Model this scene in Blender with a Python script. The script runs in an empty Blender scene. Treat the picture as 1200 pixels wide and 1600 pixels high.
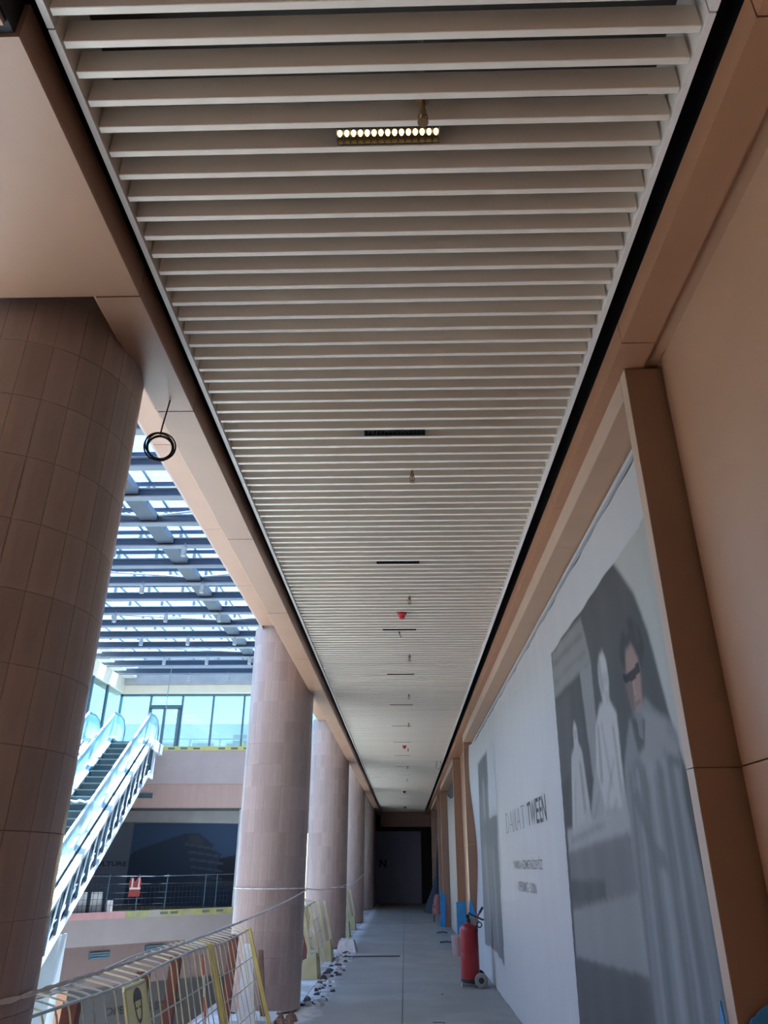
import bpy, math, random
import numpy as np
from mathutils import Vector, Matrix

random.seed(7)
rng = np.random.default_rng(7)
SC = bpy.context.scene
COL = SC.collection

# ------------------------------------------------------------------ camera
PITCH, YAW, ROLL, FPX = 0.451902, -0.027184, 0.0026156, 1138.62
fwd = Vector((math.sin(YAW) * math.cos(PITCH), math.cos(YAW) * math.cos(PITCH), math.sin(PITCH)))
rgt = Vector((math.cos(YAW), -math.sin(YAW), 0))
upv = rgt.cross(fwd)
r2 = rgt * math.cos(ROLL) + upv * math.sin(ROLL)
u2 = upv * math.cos(ROLL) - rgt * math.sin(ROLL)
cam = bpy.data.cameras.new('camera')
cam.sensor_fit = 'VERTICAL'
cam.sensor_height = 24.0
cam.lens = FPX / 1600 * 24.0
cam.clip_start = 0.05
cam.clip_end = 500
camo = bpy.data.objects.new('camera', cam)
COL.objects.link(camo)
camo.matrix_world = Matrix(((r2.x, u2.x, -fwd.x, 0), (r2.y, u2.y, -fwd.y, 0), (r2.z, u2.z, -fwd.z, 1.6), (0, 0, 0, 1)))
SC.camera = camo

# ------------------------------------------------------------------ sky, sun, exposure
W = bpy.data.worlds.new('sky')
SC.world = W
W.use_nodes = True
nt = W.node_tree
sky = nt.nodes.new('ShaderNodeTexSky')
sky.sky_type = 'NISHITA'
sky.sun_disc = False
sky.sun_elevation = math.radians(73)
sky.sun_rotation = math.radians(0)
sky.air_density = 1.0
sky.dust_density = 0.0
sky.ozone_density = 2.5
nt.links.new(sky.outputs[0], nt.nodes['Background'].inputs[0])
nt.nodes['Background'].inputs[1].default_value = 0.20

sun = bpy.data.lights.new('sun', 'SUN')
sun.energy = 17.0
sun.angle = math.radians(0.6)
sun.color = (0.97, 0.97, 1.0)
suno = bpy.data.objects.new('sun', sun)
COL.objects.link(suno)
suno.rotation_euler = Vector((-0.05, -0.28, -0.96)).to_track_quat('-Z', 'Y').to_euler()
suno.location = (20, 0, 30)

SC.view_settings.view_transform = 'Standard'
SC.view_settings.look = 'None'
SC.view_settings.gamma = 1.0
SC.view_settings.use_curve_mapping = False
SC.view_settings.exposure = 2.1
SC.cycles.max_bounces = 10
SC.cycles.diffuse_bounces = 6
SC.cycles.transparent_max_bounces = 24
SC.cycles.sample_clamp_indirect = 8.0

# ------------------------------------------------------------------ materials
def mat(name, col, rough=0.6, amt=0.12, scale=6.0, bump=0.0, bscale=60.0, metal=0.0, rnd=0.0, stretch=None, spec=0.5, mottles=None, dust=None):
    m = bpy.data.materials.new(name)
    m.use_nodes = True
    n, l = m.node_tree.nodes, m.node_tree.links
    b = n['Principled BSDF']
    b.inputs['Roughness'].default_value = rough
    b.inputs['Metallic'].default_value = metal
    b.inputs['Specular IOR Level'].default_value = spec
    tc = n.new('ShaderNodeTexCoord')
    mp = n.new('ShaderNodeMapping')
    if stretch:
        mp.inputs['Scale'].default_value = stretch
    l.new(tc.outputs['Object'], mp.inputs[0])
    nz = n.new('ShaderNodeTexNoise')
    nz.inputs['Scale'].default_value = scale
    nz.inputs['Detail'].default_value = 5
    l.new(mp.outputs[0], nz.inputs['Vector'])
    mr = n.new('ShaderNodeMapRange')
    mr.inputs[1].default_value = 0.25
    mr.inputs[2].default_value = 0.75
    mr.inputs[3].default_value = 1 - amt
    mr.inputs[4].default_value = 1 + amt
    l.new(nz.outputs['Fac'], mr.inputs[0])
    fac = mr.outputs[0]
    if rnd:
        oi = n.new('ShaderNodeObjectInfo')
        m2 = n.new('ShaderNodeMapRange')
        m2.inputs[3].default_value = 1 - rnd
        m2.inputs[4].default_value = 1 + rnd
        l.new(oi.outputs['Random'], m2.inputs[0])
        mu = n.new('ShaderNodeMath')
        mu.operation = 'MULTIPLY'
        l.new(fac, mu.inputs[0])
        l.new(m2.outputs[0], mu.inputs[1])
        fac = mu.outputs[0]
    vm = n.new('ShaderNodeVectorMath')
    vm.operation = 'SCALE'
    vm.inputs[0].default_value = col[:3]
    l.new(fac, vm.inputs['Scale'])
    out = vm.outputs[0]
    if mottles:
        c2, s2, lo, hi = mottles
        nz2 = n.new('ShaderNodeTexNoise')
        nz2.inputs['Scale'].default_value = s2
        nz2.inputs['Detail'].default_value = 6
        l.new(tc.outputs['Object'], nz2.inputs['Vector'])
        r = n.new('ShaderNodeMapRange')
        r.inputs[1].default_value = lo
        r.inputs[2].default_value = hi
        l.new(nz2.outputs['Fac'], r.inputs[0])
        mx = n.new('ShaderNodeMix')
        mx.data_type = 'RGBA'
        l.new(r.outputs[0], mx.inputs[0])
        l.new(out, mx.inputs[6])
        mx.inputs[7].default_value = (*c2, 1)
        out = mx.outputs[2]
    if dust:          # mortar dust swept along the slab edge (world x)
        sx = n.new('ShaderNodeSeparateXYZ')
        l.new(tc.outputs['Object'], sx.inputs[0])
        nd = n.new('ShaderNodeTexNoise')
        nd.inputs['Scale'].default_value = 3.5
        nd.inputs['Detail'].default_value = 7
        nd.inputs['Roughness'].default_value = 0.7
        l.new(tc.outputs['Object'], nd.inputs['Vector'])
        ad = n.new('ShaderNodeMath')
        ad.operation = 'MULTIPLY_ADD'
        l.new(nd.outputs['Fac'], ad.inputs[0])
        ad.inputs[1].default_value = 0.75
        l.new(sx.outputs['X'], ad.inputs[2])
        rd = n.new('ShaderNodeMapRange')
        rd.inputs[1].default_value = -0.68
        rd.inputs[2].default_value = -0.86
        l.new(ad.outputs[0], rd.inputs[0])
        md = n.new('ShaderNodeMix')
        md.data_type = 'RGBA'
        l.new(rd.outputs[0], md.inputs[0])
        l.new(out, md.inputs[6])
        md.inputs[7].default_value = (*dust, 1)
        out = md.outputs[2]
    l.new(out, b.inputs['Base Color'])
    if bump:
        nb = n.new('ShaderNodeTexNoise')
        nb.inputs['Scale'].default_value = bscale
        nb.inputs['Detail'].default_value = 4
        l.new(mp.outputs[0], nb.inputs['Vector'])
        bp = n.new('ShaderNodeBump')
        bp.inputs['Strength'].default_value = bump
        bp.inputs['Distance'].default_value = 0.01
        l.new(nb.outputs['Fac'], bp.inputs['Height'])
        l.new(bp.outputs[0], b.inputs['Normal'])
    return m


def emit(name, col, s):
    m = bpy.data.materials.new(name)
    m.use_nodes = True
    b = m.node_tree.nodes['Principled BSDF']
    b.inputs['Base Color'].default_value = (*col, 1)
    b.inputs['Emission Color'].default_value = (*col, 1)
    b.inputs['Emission Strength'].default_value = s
    return m


def glass(name, tint, body=None, bodyfac=0.0, rough=0.02):
    m = bpy.data.materials.new(name)
    m.use_nodes = True
    n, l = m.node_tree.nodes, m.node_tree.links
    n.remove(n['Principled BSDF'])
    out = n['Material Output']
    tr = n.new('ShaderNodeBsdfTransparent')
    tr.inputs[0].default_value = (*tint, 1)
    gl = n.new('ShaderNodeBsdfGlossy')
    gl.inputs['Roughness'].default_value = rough
    lw = n.new('ShaderNodeFresnel')
    lw.inputs[0].default_value = 1.45
    geo = n.new('ShaderNodeNewGeometry')      # the pane's far face only passes light on
    inv = n.new('ShaderNodeMath')
    inv.operation = 'SUBTRACT'
    inv.inputs[0].default_value = 1.0
    l.new(geo.outputs['Backfacing'], inv.inputs[1])
    fm = n.new('ShaderNodeMath')
    fm.operation = 'MULTIPLY'
    l.new(lw.outputs[0], fm.inputs[0])
    l.new(inv.outputs[0], fm.inputs[1])
    mx = n.new('ShaderNodeMixShader')
    l.new(fm.outputs[0], mx.inputs[0])
    l.new(tr.outputs[0], mx.inputs[1])
    l.new(gl.outputs[0], mx.inputs[2])
    last = mx
    if body:
        df = n.new('ShaderNodeBsdfDiffuse')
        nz = n.new('ShaderNodeTexNoise')
        nz.inputs['Scale'].default_value = 1.5
        nz.inputs['Detail'].default_value = 4
        tc = n.new('ShaderNodeTexCoord')
        l.new(tc.outputs['Object'], nz.inputs['Vector'])
        cr = n.new('ShaderNodeValToRGB')
        cr.color_ramp.elements[0].position = 0.35
        cr.color_ramp.elements[1].position = 0.7
        cr.color_ramp.elements[0].color = (*[c * 0.75 for c in body], 1)
        cr.color_ramp.elements[1].color = (*body, 1)
        l.new(nz.outputs['Fac'], cr.inputs[0])
        l.new(cr.outputs[0], df.inputs[0])
        m2 = n.new('ShaderNodeMixShader')
        m2.inputs[0].default_value = bodyfac
        l.new(mx.outputs[0], m2.inputs[1])
        l.new(df.outputs[0], m2.inputs[2])
        last = m2
    l.new(last.outputs[0], out.inputs[0])
    return m


def attr_mat(name, rough=0.6):
    m = bpy.data.materials.new(name)
    m.use_nodes = True
    n, l = m.node_tree.nodes, m.node_tree.links
    a = n.new('ShaderNodeAttribute')
    a.attribute_name = 'print_ink'
    b = n['Principled BSDF']
    b.inputs['Roughness'].default_value = rough
    b.inputs['Specular IOR Level'].default_value = 0.2
    l.new(a.outputs['Color'], b.inputs['Base Color'])
    return m


M = {}
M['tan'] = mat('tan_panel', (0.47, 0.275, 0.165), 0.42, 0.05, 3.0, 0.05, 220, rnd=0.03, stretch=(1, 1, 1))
M['tan_shaded'] = mat('shaded_tan_panel', (0.30, 0.175, 0.115), 0.42, 0.05, 3.0, 0.05, 220, rnd=0.03)  # deeper tan: shade of the poorly lit faces put into the colour
M['tan_soffit'] = mat('tan_soffit_panel', (0.36, 0.205, 0.13), 0.42, 0.05, 3.0, 0.05, 220, rnd=0.03)  # tan darkened in the colour to hold back bounce light on the left soffits
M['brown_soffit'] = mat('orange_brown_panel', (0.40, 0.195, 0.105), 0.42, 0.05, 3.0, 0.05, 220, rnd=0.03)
M['tan_lit'] = mat('lit_tan_panel', (0.53, 0.375, 0.27), 0.45, 0.05, 3.0, 0.05, 220)  # paler tan: daylight on the walkway faces put into the colour
M['slat'] = mat('cream_powder_coat', (0.80, 0.70, 0.595), 0.45, 0.02, 2.0, rnd=0.02)
M['trim'] = mat('grey_trim', (0.78, 0.72, 0.65), 0.4, 0.02, 2.0)
M['black'] = mat('black_void', (0.010, 0.010, 0.012), 0.7, 0.1, 4)
M['plenum'] = mat('plenum_grey', (0.06, 0.055, 0.05), 0.9, 0.2, 2)
M['tile'] = mat('pink_travertine', (0.36, 0.285, 0.265), 0.33, 0.10, 5.0, 0.04, 40, rnd=0.10, stretch=(3, 3, 0.6))
M['grout'] = mat('grout', (0.24, 0.18, 0.16), 0.8, 0.1, 8)
M['floor'] = mat('concrete_floor', (0.27, 0.272, 0.255), 0.55, 0.10, 1.6, 0.08, 30, rnd=0.03, mottles=((0.34, 0.345, 0.33), 0.8, 0.52, 0.75), dust=(0.62, 0.63, 0.62))
M['floor_edge'] = mat('raw_concrete', (0.40, 0.40, 0.39), 0.8, 0.15, 4, 0.2, 30, mottles=((0.66, 0.68, 0.68), 1.5, 0.42, 0.6))
M['joint'] = mat('joint_fill', (0.13, 0.13, 0.125), 0.9, 0.1, 5)
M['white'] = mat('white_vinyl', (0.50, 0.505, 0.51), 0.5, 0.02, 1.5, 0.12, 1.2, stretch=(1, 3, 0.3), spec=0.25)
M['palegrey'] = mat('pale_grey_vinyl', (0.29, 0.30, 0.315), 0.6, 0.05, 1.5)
M['ink'] = mat('black_ink', (0.006, 0.006, 0.007), 0.5, 0.05, 5)
M['ink_grey'] = mat('grey_ink', (0.10, 0.105, 0.115), 0.5, 0.05, 5)
M['print'] = attr_mat('printed_vinyl')
M['red'] = mat('red_enamel', (0.30, 0.02, 0.028), 0.32, 0.08, 6, mottles=((0.50, 0.20, 0.19), 5, 0.58, 0.8))
M['redplastic'] = mat('red_plastic', (0.55, 0.02, 0.03), 0.4, 0.05, 6)
M['rubber'] = mat('black_rubber', (0.03, 0.032, 0.035), 0.7, 0.2, 10)
M['wheelgrey'] = mat('dusty_grey_plastic', (0.25, 0.26, 0.26), 0.7, 0.2, 10)
M['steel'] = mat('steel', (0.45, 0.45, 0.45), 0.4, 0.1, 8, metal=0.8)
M['yellow'] = mat('yellow_paint', (0.62, 0.50, 0.16), 0.5, 0.15, 7, mottles=((0.45, 0.42, 0.30), 5, 0.6, 0.75))
M['yellowwire'] = mat('pale_yellow_wire', (0.62, 0.58, 0.36), 0.5, 0.15, 7)
M['yellowboard'] = mat('yellow_board', (0.50, 0.48, 0.28), 0.6, 0.12, 6, mottles=((0.60, 0.61, 0.52), 4, 0.55, 0.75))
M['yellowtape'] = mat('yellow_tape', (0.52, 0.46, 0.14), 0.5, 0.1, 5)
M['dulltape'] = mat('dull_yellow_tape', (0.30, 0.29, 0.11), 0.6, 0.25, 3, mottles=((0.32, 0.29, 0.25), 1.2, 0.5, 0.62))
M['farwire'] = mat('dim_wire', (0.030, 0.034, 0.038), 0.9, 0.1, 5, spec=0.05)
M['pinktape'] = mat('faded_red_tape', (0.45, 0.24, 0.24), 0.6, 0.1, 5)
M['rust'] = mat('red_oxide_steel', (0.15, 0.045, 0.035), 0.6, 0.2, 7)
M['rope'] = mat('white_rope', (0.80, 0.79, 0.78), 0.8, 0.15, 60, 0.6, 120)
M['cable'] = mat('black_cable', (0.02, 0.02, 0.02), 0.5, 0.1, 5)
M['bluefilm'] = mat('blue_film', (0.035, 0.27, 0.62), 0.25, 0.15, 8, 0.2, 20)
M['tarp'] = mat('navy_tarp', (0.018, 0.03, 0.06), 0.6, 0.2, 5)
M['rubble'] = mat('mortar_rubble', (0.48, 0.47, 0.45), 0.9, 0.2, 12, 0.4, 40, rnd=0.3)
M['rubbledark'] = mat('dark_rubble', (0.07, 0.06, 0.06), 0.9, 0.3, 12, 0.4, 40, rnd=0.4)
M['rubblebrown'] = mat('brown_shard', (0.24, 0.14, 0.10), 0.8, 0.3, 12, 0.3, 40, rnd=0.3)
M['beam'] = mat('grey_blue_steel', (0.035, 0.05, 0.08), 0.5, 0.06, 2)
M['flange'] = mat('pale_grey_steel', (0.17, 0.19, 0.22), 0.5, 0.05, 2)
M['spine'] = mat('mid_grey_steel', (0.05, 0.062, 0.085), 0.5, 0.05, 2)
M['strut'] = mat('white_steel', (0.24, 0.27, 0.29), 0.45, 0.05, 2)
M['cream'] = mat('cream_render', (0.74, 0.66, 0.52), 0.7, 0.05, 2)
M['bandgrey'] = mat('mauve_grey_panel', (0.40, 0.31, 0.29), 0.5, 0.05, 2)
M['bandbrown'] = mat('pink_brown_panel', (0.43, 0.28, 0.235), 0.5, 0.06, 3, stretch=(3, 3, 0.4))
M['bandgrey_shaded'] = mat('shaded_mauve_panel', (0.27, 0.225, 0.22), 0.5, 0.05, 2)  # mauve band darkened in its colour against bounce from the lower floor
M['bandbrown_shaded'] = mat('shaded_brown_panel', (0.15, 0.10, 0.09), 0.5, 0.06, 3, stretch=(3, 3, 0.4))  # pink-brown band with the lower level's shade put into its colour
M['darksoffit'] = mat('dark_soffit', (0.10, 0.10, 0.105), 0.8, 0.1, 2)
M['bulkhead'] = mat('pale_bulkhead', (0.36, 0.36, 0.36), 0.8, 0.1, 2)
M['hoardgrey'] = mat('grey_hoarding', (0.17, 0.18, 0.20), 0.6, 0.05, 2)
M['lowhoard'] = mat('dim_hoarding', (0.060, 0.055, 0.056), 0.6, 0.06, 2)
M['endwall'] = mat('charcoal_hoarding', (0.26, 0.30, 0.44), 0.6, 0.06, 2)
M['orange'] = mat('orange_pier', (0.52, 0.26, 0.15), 0.6, 0.06, 2)
M['escwhite'] = mat('white_wrapped_cladding', (0.72, 0.80, 0.84), 0.35, 0.08, 1.5)
M['escchord'] = mat('pale_steel_chord', (0.70, 0.78, 0.82), 0.35, 0.06, 2)
M['escbar'] = mat('dark_truss_steel', (0.05, 0.09, 0.12), 0.5, 0.15, 4)
M['escstep'] = mat('step_tread', (0.05, 0.07, 0.07), 0.6, 0.1, 8)
M['escnose'] = mat('step_nosing', (0.22, 0.28, 0.28), 0.5, 0.1, 8)
M['handrail'] = mat('handrail', (0.05, 0.12, 0.16), 0.4, 0.1, 4)
M['mullion'] = mat('dark_mullion', (0.08, 0.13, 0.16), 0.4, 0.05, 4)
M['pylon'] = mat('pale_grey_render', (0.27, 0.31, 0.34), 0.8, 0.06, 2)
M['whitebuild'] = mat('white_render', (0.62, 0.64, 0.64), 0.8, 0.05, 0.6)
M['outwall'] = mat('grey_white_render', (0.55, 0.58, 0.60), 0.8, 0.1, 0.4)
M['ground'] = mat('pale_paving', (0.22, 0.22, 0.22), 0.9, 0.08, 1)
M['lowfloor'] = mat('pale_paving_stone', (0.47, 0.46, 0.44), 0.8, 0.12, 1)
M['roofglass'] = glass('roof_glass', (0.84, 0.94, 1.0))
M['facglass'] = glass('facade_glass', (0.50, 0.66, 0.70))
M['balglass'] = glass('wrapped_glass', (0.62, 0.90, 0.96), (0.55, 0.80, 0.88), 0.55, 0.1)
M['led'] = emit('led_lens', (1.0, 0.60, 0.20), 1.6)
M['lens'] = mat('dark_lens', (0.03, 0.03, 0.03), 0.15, 0.05, 5)
M['housing'] = mat('black_housing', (0.012, 0.012, 0.012), 0.5, 0.05, 5)
M['brass'] = mat('brass', (0.30, 0.18, 0.09), 0.35, 0.1, 8, metal=0.7)
M['translucent_pink'] = mat('dusty_pink_plastic', (0.52, 0.38, 0.40), 0.6, 0.1, 6)
M['pinkcloth'] = mat('dusty_red_cloth', (0.30, 0.13, 0.13), 0.9, 0.25, 9)
M['vest'] = mat('red_vest_cloth', (0.24, 0.035, 0.03), 0.8, 0.15, 9)
M['reflective'] = mat('reflective_stripe', (0.60, 0.52, 0.48), 0.4, 0.05, 9)
M['greenrod'] = mat('dark_green_rod', (0.05, 0.09, 0.085), 0.5, 0.1, 9)
M['board'] = mat('pale_board', (0.50, 0.52, 0.52), 0.8, 0.1, 4)
M['tapewhite'] = mat('white_tape', (0.75, 0.74, 0.73), 0.6, 0.05, 4)
M['tapered'] = mat('red_tape', (0.65, 0.14, 0.12), 0.6, 0.05, 4)
M['signyellow'] = mat('pale_yellow_sign', (0.78, 0.73, 0.36), 0.5, 0.06, 5)
M['greyrail'] = mat('weathered_wire', (0.45, 0.45, 0.40), 0.5, 0.15, 8)

# ------------------------------------------------------------------ mesh helpers
class MB:
    def __init__(s):
        s.v, s.f, s.mi = [], [], []
        s.cur = 0

    def add(s, vs, fs):
        b = len(s.v)
        s.v += [tuple(p) for p in vs]
        s.f += [tuple(b + i for i in f) for f in fs]
        s.mi += [s.cur] * len(fs)

    def box(s, x0, y0, z0, x1, y1, z1):
        x0, x1 = min(x0, x1), max(x0, x1)
        y0, y1 = min(y0, y1), max(y0, y1)
        z0, z1 = min(z0, z1), max(z0, z1)
        s.add([(x0, y0, z0), (x1, y0, z0), (x1, y1, z0), (x0, y1, z0), (x0, y0, z1), (x1, y0, z1), (x1, y1, z1), (x0, y1, z1)],
              [(0, 3, 2, 1), (4, 5, 6, 7), (0, 1, 5, 4), (1, 2, 6, 5), (2, 3, 7, 6), (3, 0, 4, 7)])
        return s

    def hexa(s, p):          # 8 points: bottom loop then top loop
        s.add(p, [(0, 3, 2, 1), (4, 5, 6, 7), (0, 1, 5, 4), (1, 2, 6, 5), (2, 3, 7, 6), (3, 0, 4, 7)])
        return s

    def prism(s, poly, ext):  # planar loop of 3-D points extruded along ext
        n = len(poly)
        a = [Vector(p) for p in poly]
        e = Vector(ext)
        s.add(a + [p + e for p in a], [tuple(range(n))[::-1], tuple(range(n, 2 * n))] + [(i, (i + 1) % n, n + (i + 1) % n, n + i) for i in range(n)])
        return s

    def tube(s, pts, r, k=6, closed=False):
        pts = [Vector(p) for p in pts]
        n = len(pts)
        rings = []
        prev = None
        for i, p in enumerate(pts):
            if closed:
                t = pts[(i + 1) % n] - pts[i - 1]
            else:
                t = pts[min(i + 1, n - 1)] - pts[max(i - 1, 0)]
            t.normalize()
            if prev is None:
                a = Vector((0, 0, 1)) if abs(t.z) < 0.9 else Vector((1, 0, 0))
                u = t.cross(a).normalized()
            else:
                u = (prev - t * prev.dot(t)).normalized()
            prev = u
            w = t.cross(u)
            rr = r[i] if isinstance(r, (list, tuple)) else r
            rings.append([p + u * math.cos(2 * math.pi * j / k) * rr + w * math.sin(2 * math.pi * j / k) * rr for j in range(k)])
        vs = [q for rg in rings for q in rg]
        fs = []
        m = n if closed else n - 1
        for i in range(m):
            i2 = (i + 1) % n
            for j in range(k):
                fs.append((i * k + j, i * k + (j + 1) % k, i2 * k + (j + 1) % k, i2 * k + j))
        if not closed:
            fs += [tuple(range(k))[::-1], tuple((n - 1) * k + j for j in range(k))]
        s.add(vs, fs)
        return s

    def lathe(s, prof, c=(0, 0, 0), k=24, axis='z'):
        n = len(prof)
        vs = []
        for r, h in prof:
            for j in range(k):
                a = 2 * math.pi * j / k
                x, y = r * math.cos(a), r * math.sin(a)
                p = (x, y, h) if axis == 'z' else ((x, h, y) if axis == 'y' else (h, x, y))
                vs.append((c[0] + p[0], c[1] + p[1], c[2] + p[2]))
        fs = []
        for i in range(n - 1):
            for j in range(k):
                fs.append((i * k + j, i * k + (j + 1) % k, (i + 1) * k + (j + 1) % k, (i + 1) * k + j))
        if prof[0][0] > 1e-6:
            fs.append(tuple(range(k))[::-1])
        if prof[-1][0] > 1e-6:
            fs.append(tuple((n - 1) * k + j for j in range(k)))
        s.add(vs, fs)
        return s

    def mesh(s, name, mats, smooth=False, fix=True):
        me = bpy.data.meshes.new(name)
        me.from_pydata(s.v, [], s.f)
        if not isinstance(mats, (list, tuple)):
            mats = [mats]
        for m in mats:
            me.materials.append(m)
        me.polygons.foreach_set('material_index', s.mi)
        if fix:
            import bmesh
            bm = bmesh.new()
            bm.from_mesh(me)
            bmesh.ops.recalc_face_normals(bm, faces=bm.faces)
            bm.to_mesh(me)
            bm.free()
        if smooth:
            me.shade_smooth()
            try:
                me.set_sharp_from_angle(angle=math.radians(40))
            except Exception:
                pass
        me.update()
        return me


def ob(name, me, parent=None, loc=(0, 0, 0), rot=None, mats=None, smooth=False):
    """link one mesh object; a MB gets built first; world coordinates when the parent's base is given"""
    if isinstance(me, MB):
        me = me.mesh(name, mats, smooth)
    o = bpy.data.objects.new(name, me)
    COL.objects.link(o)
    l = Vector(loc)
    if parent is not None:
        o.parent = parent
        l = l - WORLD[parent.name]
    o.location = l
    WORLD[o.name] = Vector(loc)
    if rot:
        o.rotation_euler = rot
    return o


WORLD = {}


def root(name, loc=(0, 0, 0)):
    o = bpy.data.objects.new(name, None)
    o.empty_display_size = 0.2
    COL.objects.link(o)
    o.location = loc
    WORLD[o.name] = Vector(loc)
    return o


def tag(o, label, cat, group=None, kind=None):
    o['label'] = label
    o['category'] = cat
    if group:
        o['group'] = group
    if kind:
        o['kind'] = kind
    return o


def struct(o):
    o['kind'] = 'structure'
    return o


def stuff(o):
    o['kind'] = 'stuff'
    return o


def text_part(name, body, origin, right, up, height, width, m, parent, depth=0.004, bold=0.0):
    """flat lettering: origin is the lower-left corner of the text block"""
    cu = bpy.data.curves.new(name, 'FONT')
    cu.body = body
    cu.size = 1.0
    cu.offset = bold
    cu.resolution_u = 3
    tmp = bpy.data.objects.new(name + '_curve', cu)
    COL.objects.link(tmp)
    dg = bpy.context.evaluated_depsgraph_get()
    me = bpy.data.meshes.new_from_object(tmp.evaluated_get(dg))
    bpy.data.objects.remove(tmp)
    bpy.data.curves.remove(cu)
    n = len(me.vertices)
    co = np.empty(n * 3)
    me.vertices.foreach_get('co', co)
    co = co.reshape(-1, 3)
    mn, mx = co.min(0), co.max(0)
    R, U = Vector(right).normalized(), Vector(up).normalized()
    Nn = R.cross(U)
    k = (co[:, 0] - mn[0]) / (mx[0] - mn[0]) * width
    h = (co[:, 1] - mn[1]) / (mx[1] - mn[1]) * height
    P = np.array(origin)[None] + k[:, None] * np.array(R)[None] + h[:, None] * np.array(U)[None] + depth * np.array(Nn)[None]
    faces = [tuple(p.vertices) for p in me.polygons]
    bpy.data.meshes.remove(me)
    # one object per letter: split where no outline spans
    spans = sorted((min(k[i] for i in f), max(k[i] for i in f), f) for f in faces)
    groups = []
    for a_, b_, f in spans:
        if groups and a_ < groups[-1][0] + 1e-5:
            groups[-1][0] = max(groups[-1][0], b_)
            groups[-1][1].append(f)
        else:
            groups.append([b_, [f]])
    for _, fs in groups:
        ids = sorted({i for f in fs for i in f})
        mp_ = {v: j for j, v in enumerate(ids)}
        mb = MB()
        mb.add([tuple(P[i]) for i in ids], [tuple(mp_[i] for i in f) for f in fs])
        ob('letter', mb.mesh('letter', m, fix=False), parent)


# ------------------------------------------------------------------ dimensions
ZS = 3.85      # soffit
ZC = 3.96      # slat undersides
XL, XR = -1.143, 1.058     # inner edges of the two soffits
XW = 1.30      # shop side wall
YE = 39.0      # end wall
CY = [2.955, 10.74, 18.35, 26.05, 33.8]
CX, CR = -1.775, 0.458

# ------------------------------------------------------------------ floor
fl = struct(ob('floor', MB().box(-2.40, -6, -0.40, 1.50, YE + 0.5, -0.012), mats=M['joint']))
ys = [-6, -3.8, 0.4, 4.6, 8.8, 13.0, 17.2, 21.4, 25.6, 29.8, 34.0, YE]
for i in range(len(ys) - 1):
    for x0, x1 in ((-1.36, -0.05), (-0.05, 1.33)):
        ob('paving_slab', MB().box(x0 + 0.004, ys[i] + 0.004, -0.05, x1 - 0.004, ys[i + 1] - 0.004, 0.0), fl, mats=M['floor'])
    ob('edge_slab', MB().box(-2.40, ys[i] + 0.004, -0.05, -1.364, ys[i + 1] - 0.004, 0.002), fl, mats=M['floor_edge'])
ob('edge_fascia', MB().box(-2.46, -6, -1.1, -2.40, YE, 0.0), fl, mats=M['bandgrey'])

# ------------------------------------------------------------------ slatted ceiling
ce = struct(ob('ceiling', MB().box(-1.16, -4, 4.42, 1.08, YE - 0.6, 4.46), mats=M['plenum']))
SLX0, SLX1 = -1.064, 0.948
slm = MB()
slm.v = []
x0, x1, t, h = SLX0, SLX1, 0.012, 0.108
slm.add([(x0, -t, 0.002), (x1, -t, 0.002), (x1, t, 0.002), (x0, t, 0.002), (x0, -t + .002, 0), (x1, -t + .002, 0), (x1, t - .002, 0), (x0, t - .002, 0),
         (x0, -t, h), (x1, -t, h), (x1, t, h), (x0, t, h)],
        [(4, 5, 6, 7), (0, 1, 5, 4), (2, 3, 7, 6), (0, 8, 9, 1), (2, 10, 11, 3), (8, 11, 10, 9), (1, 9, 10, 2, 6, 5), (0, 4, 7, 3, 11, 8)])
slat_me = slm.mesh('slat', M['slat'])
SY = [0.918 + 0.1 * i for i in range(-3, 390) if 0.918 + 0.1 * i < YE - 0.8]
for y in SY[:300]:
    ob('slat', slat_me, ce, (0, y, ZC + random.uniform(-.0015, .0015)))
rest = MB()
for y in SY[300:]:
    rest.add([(p[0], p[1] + y, p[2] + ZC) for p in slm.v], slm.f)
stuff(ob('slat', rest, ce, mats=M['slat']))
seg = [-3, 1.365] + [1.365 + 3.0 * i for i in range(1, 14) if 1.365 + 3.0 * i < YE - .7] + [YE - .7]
for a, b in zip(seg[:-1], seg[1:]):
    for xo, xi in ((-1.095, -1.072), (0.979, 0.956)):
        xa, xb = min(xo, xi), max(xo, xi)
        ob('edge_trim', MB().box(xa, a + .003, ZC - .006, xb, b - .003, ZC + .30), ce, mats=M['trim'])
# bulkhead closing the ceiling at the far end
ob('bulkhead', MB().box(-1.16, YE - 0.7, 3.30, 1.30, YE - 0.45, 4.42), ce, mats=M['bandbrown'])

# ------------------------------------------------------------------ soffit beams either side of the slats
tl = struct(ob('trim_1', MB().box(-1.335, -4, ZS + .02, XL - .02, YE, 4.9), mats=M['black']))
js = [-4, -0.6, 1.32, 2.44, 3.34, 5.09, 6.91, 8.7, 10.5, 12.3, 14.1, 15.9, 17.7, 19.5, 21.3, 23.1, 24.9, 26.7, 28.5, 30.3, 32.1, 33.9, 36, YE]
for i, (a, b) in enumerate(zip(js[:-1], js[1:])):
    off = 0.03 if i == 0 or i == 1 else 0.0
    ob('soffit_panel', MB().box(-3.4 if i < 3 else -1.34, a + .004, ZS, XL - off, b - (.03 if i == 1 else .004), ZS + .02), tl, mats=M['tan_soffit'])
    ob('fascia_panel', MB().box(XL - .018 - off, a + .004, ZS + .0205, XL - off, b - .004, ZS + .165), tl, mats=M['tan_shaded'])
    ob('upstand', MB().box(-1.36, a + .002, ZS + .021, -1.34, b - .002, 4.74), tl, mats=M['tan'])
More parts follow.
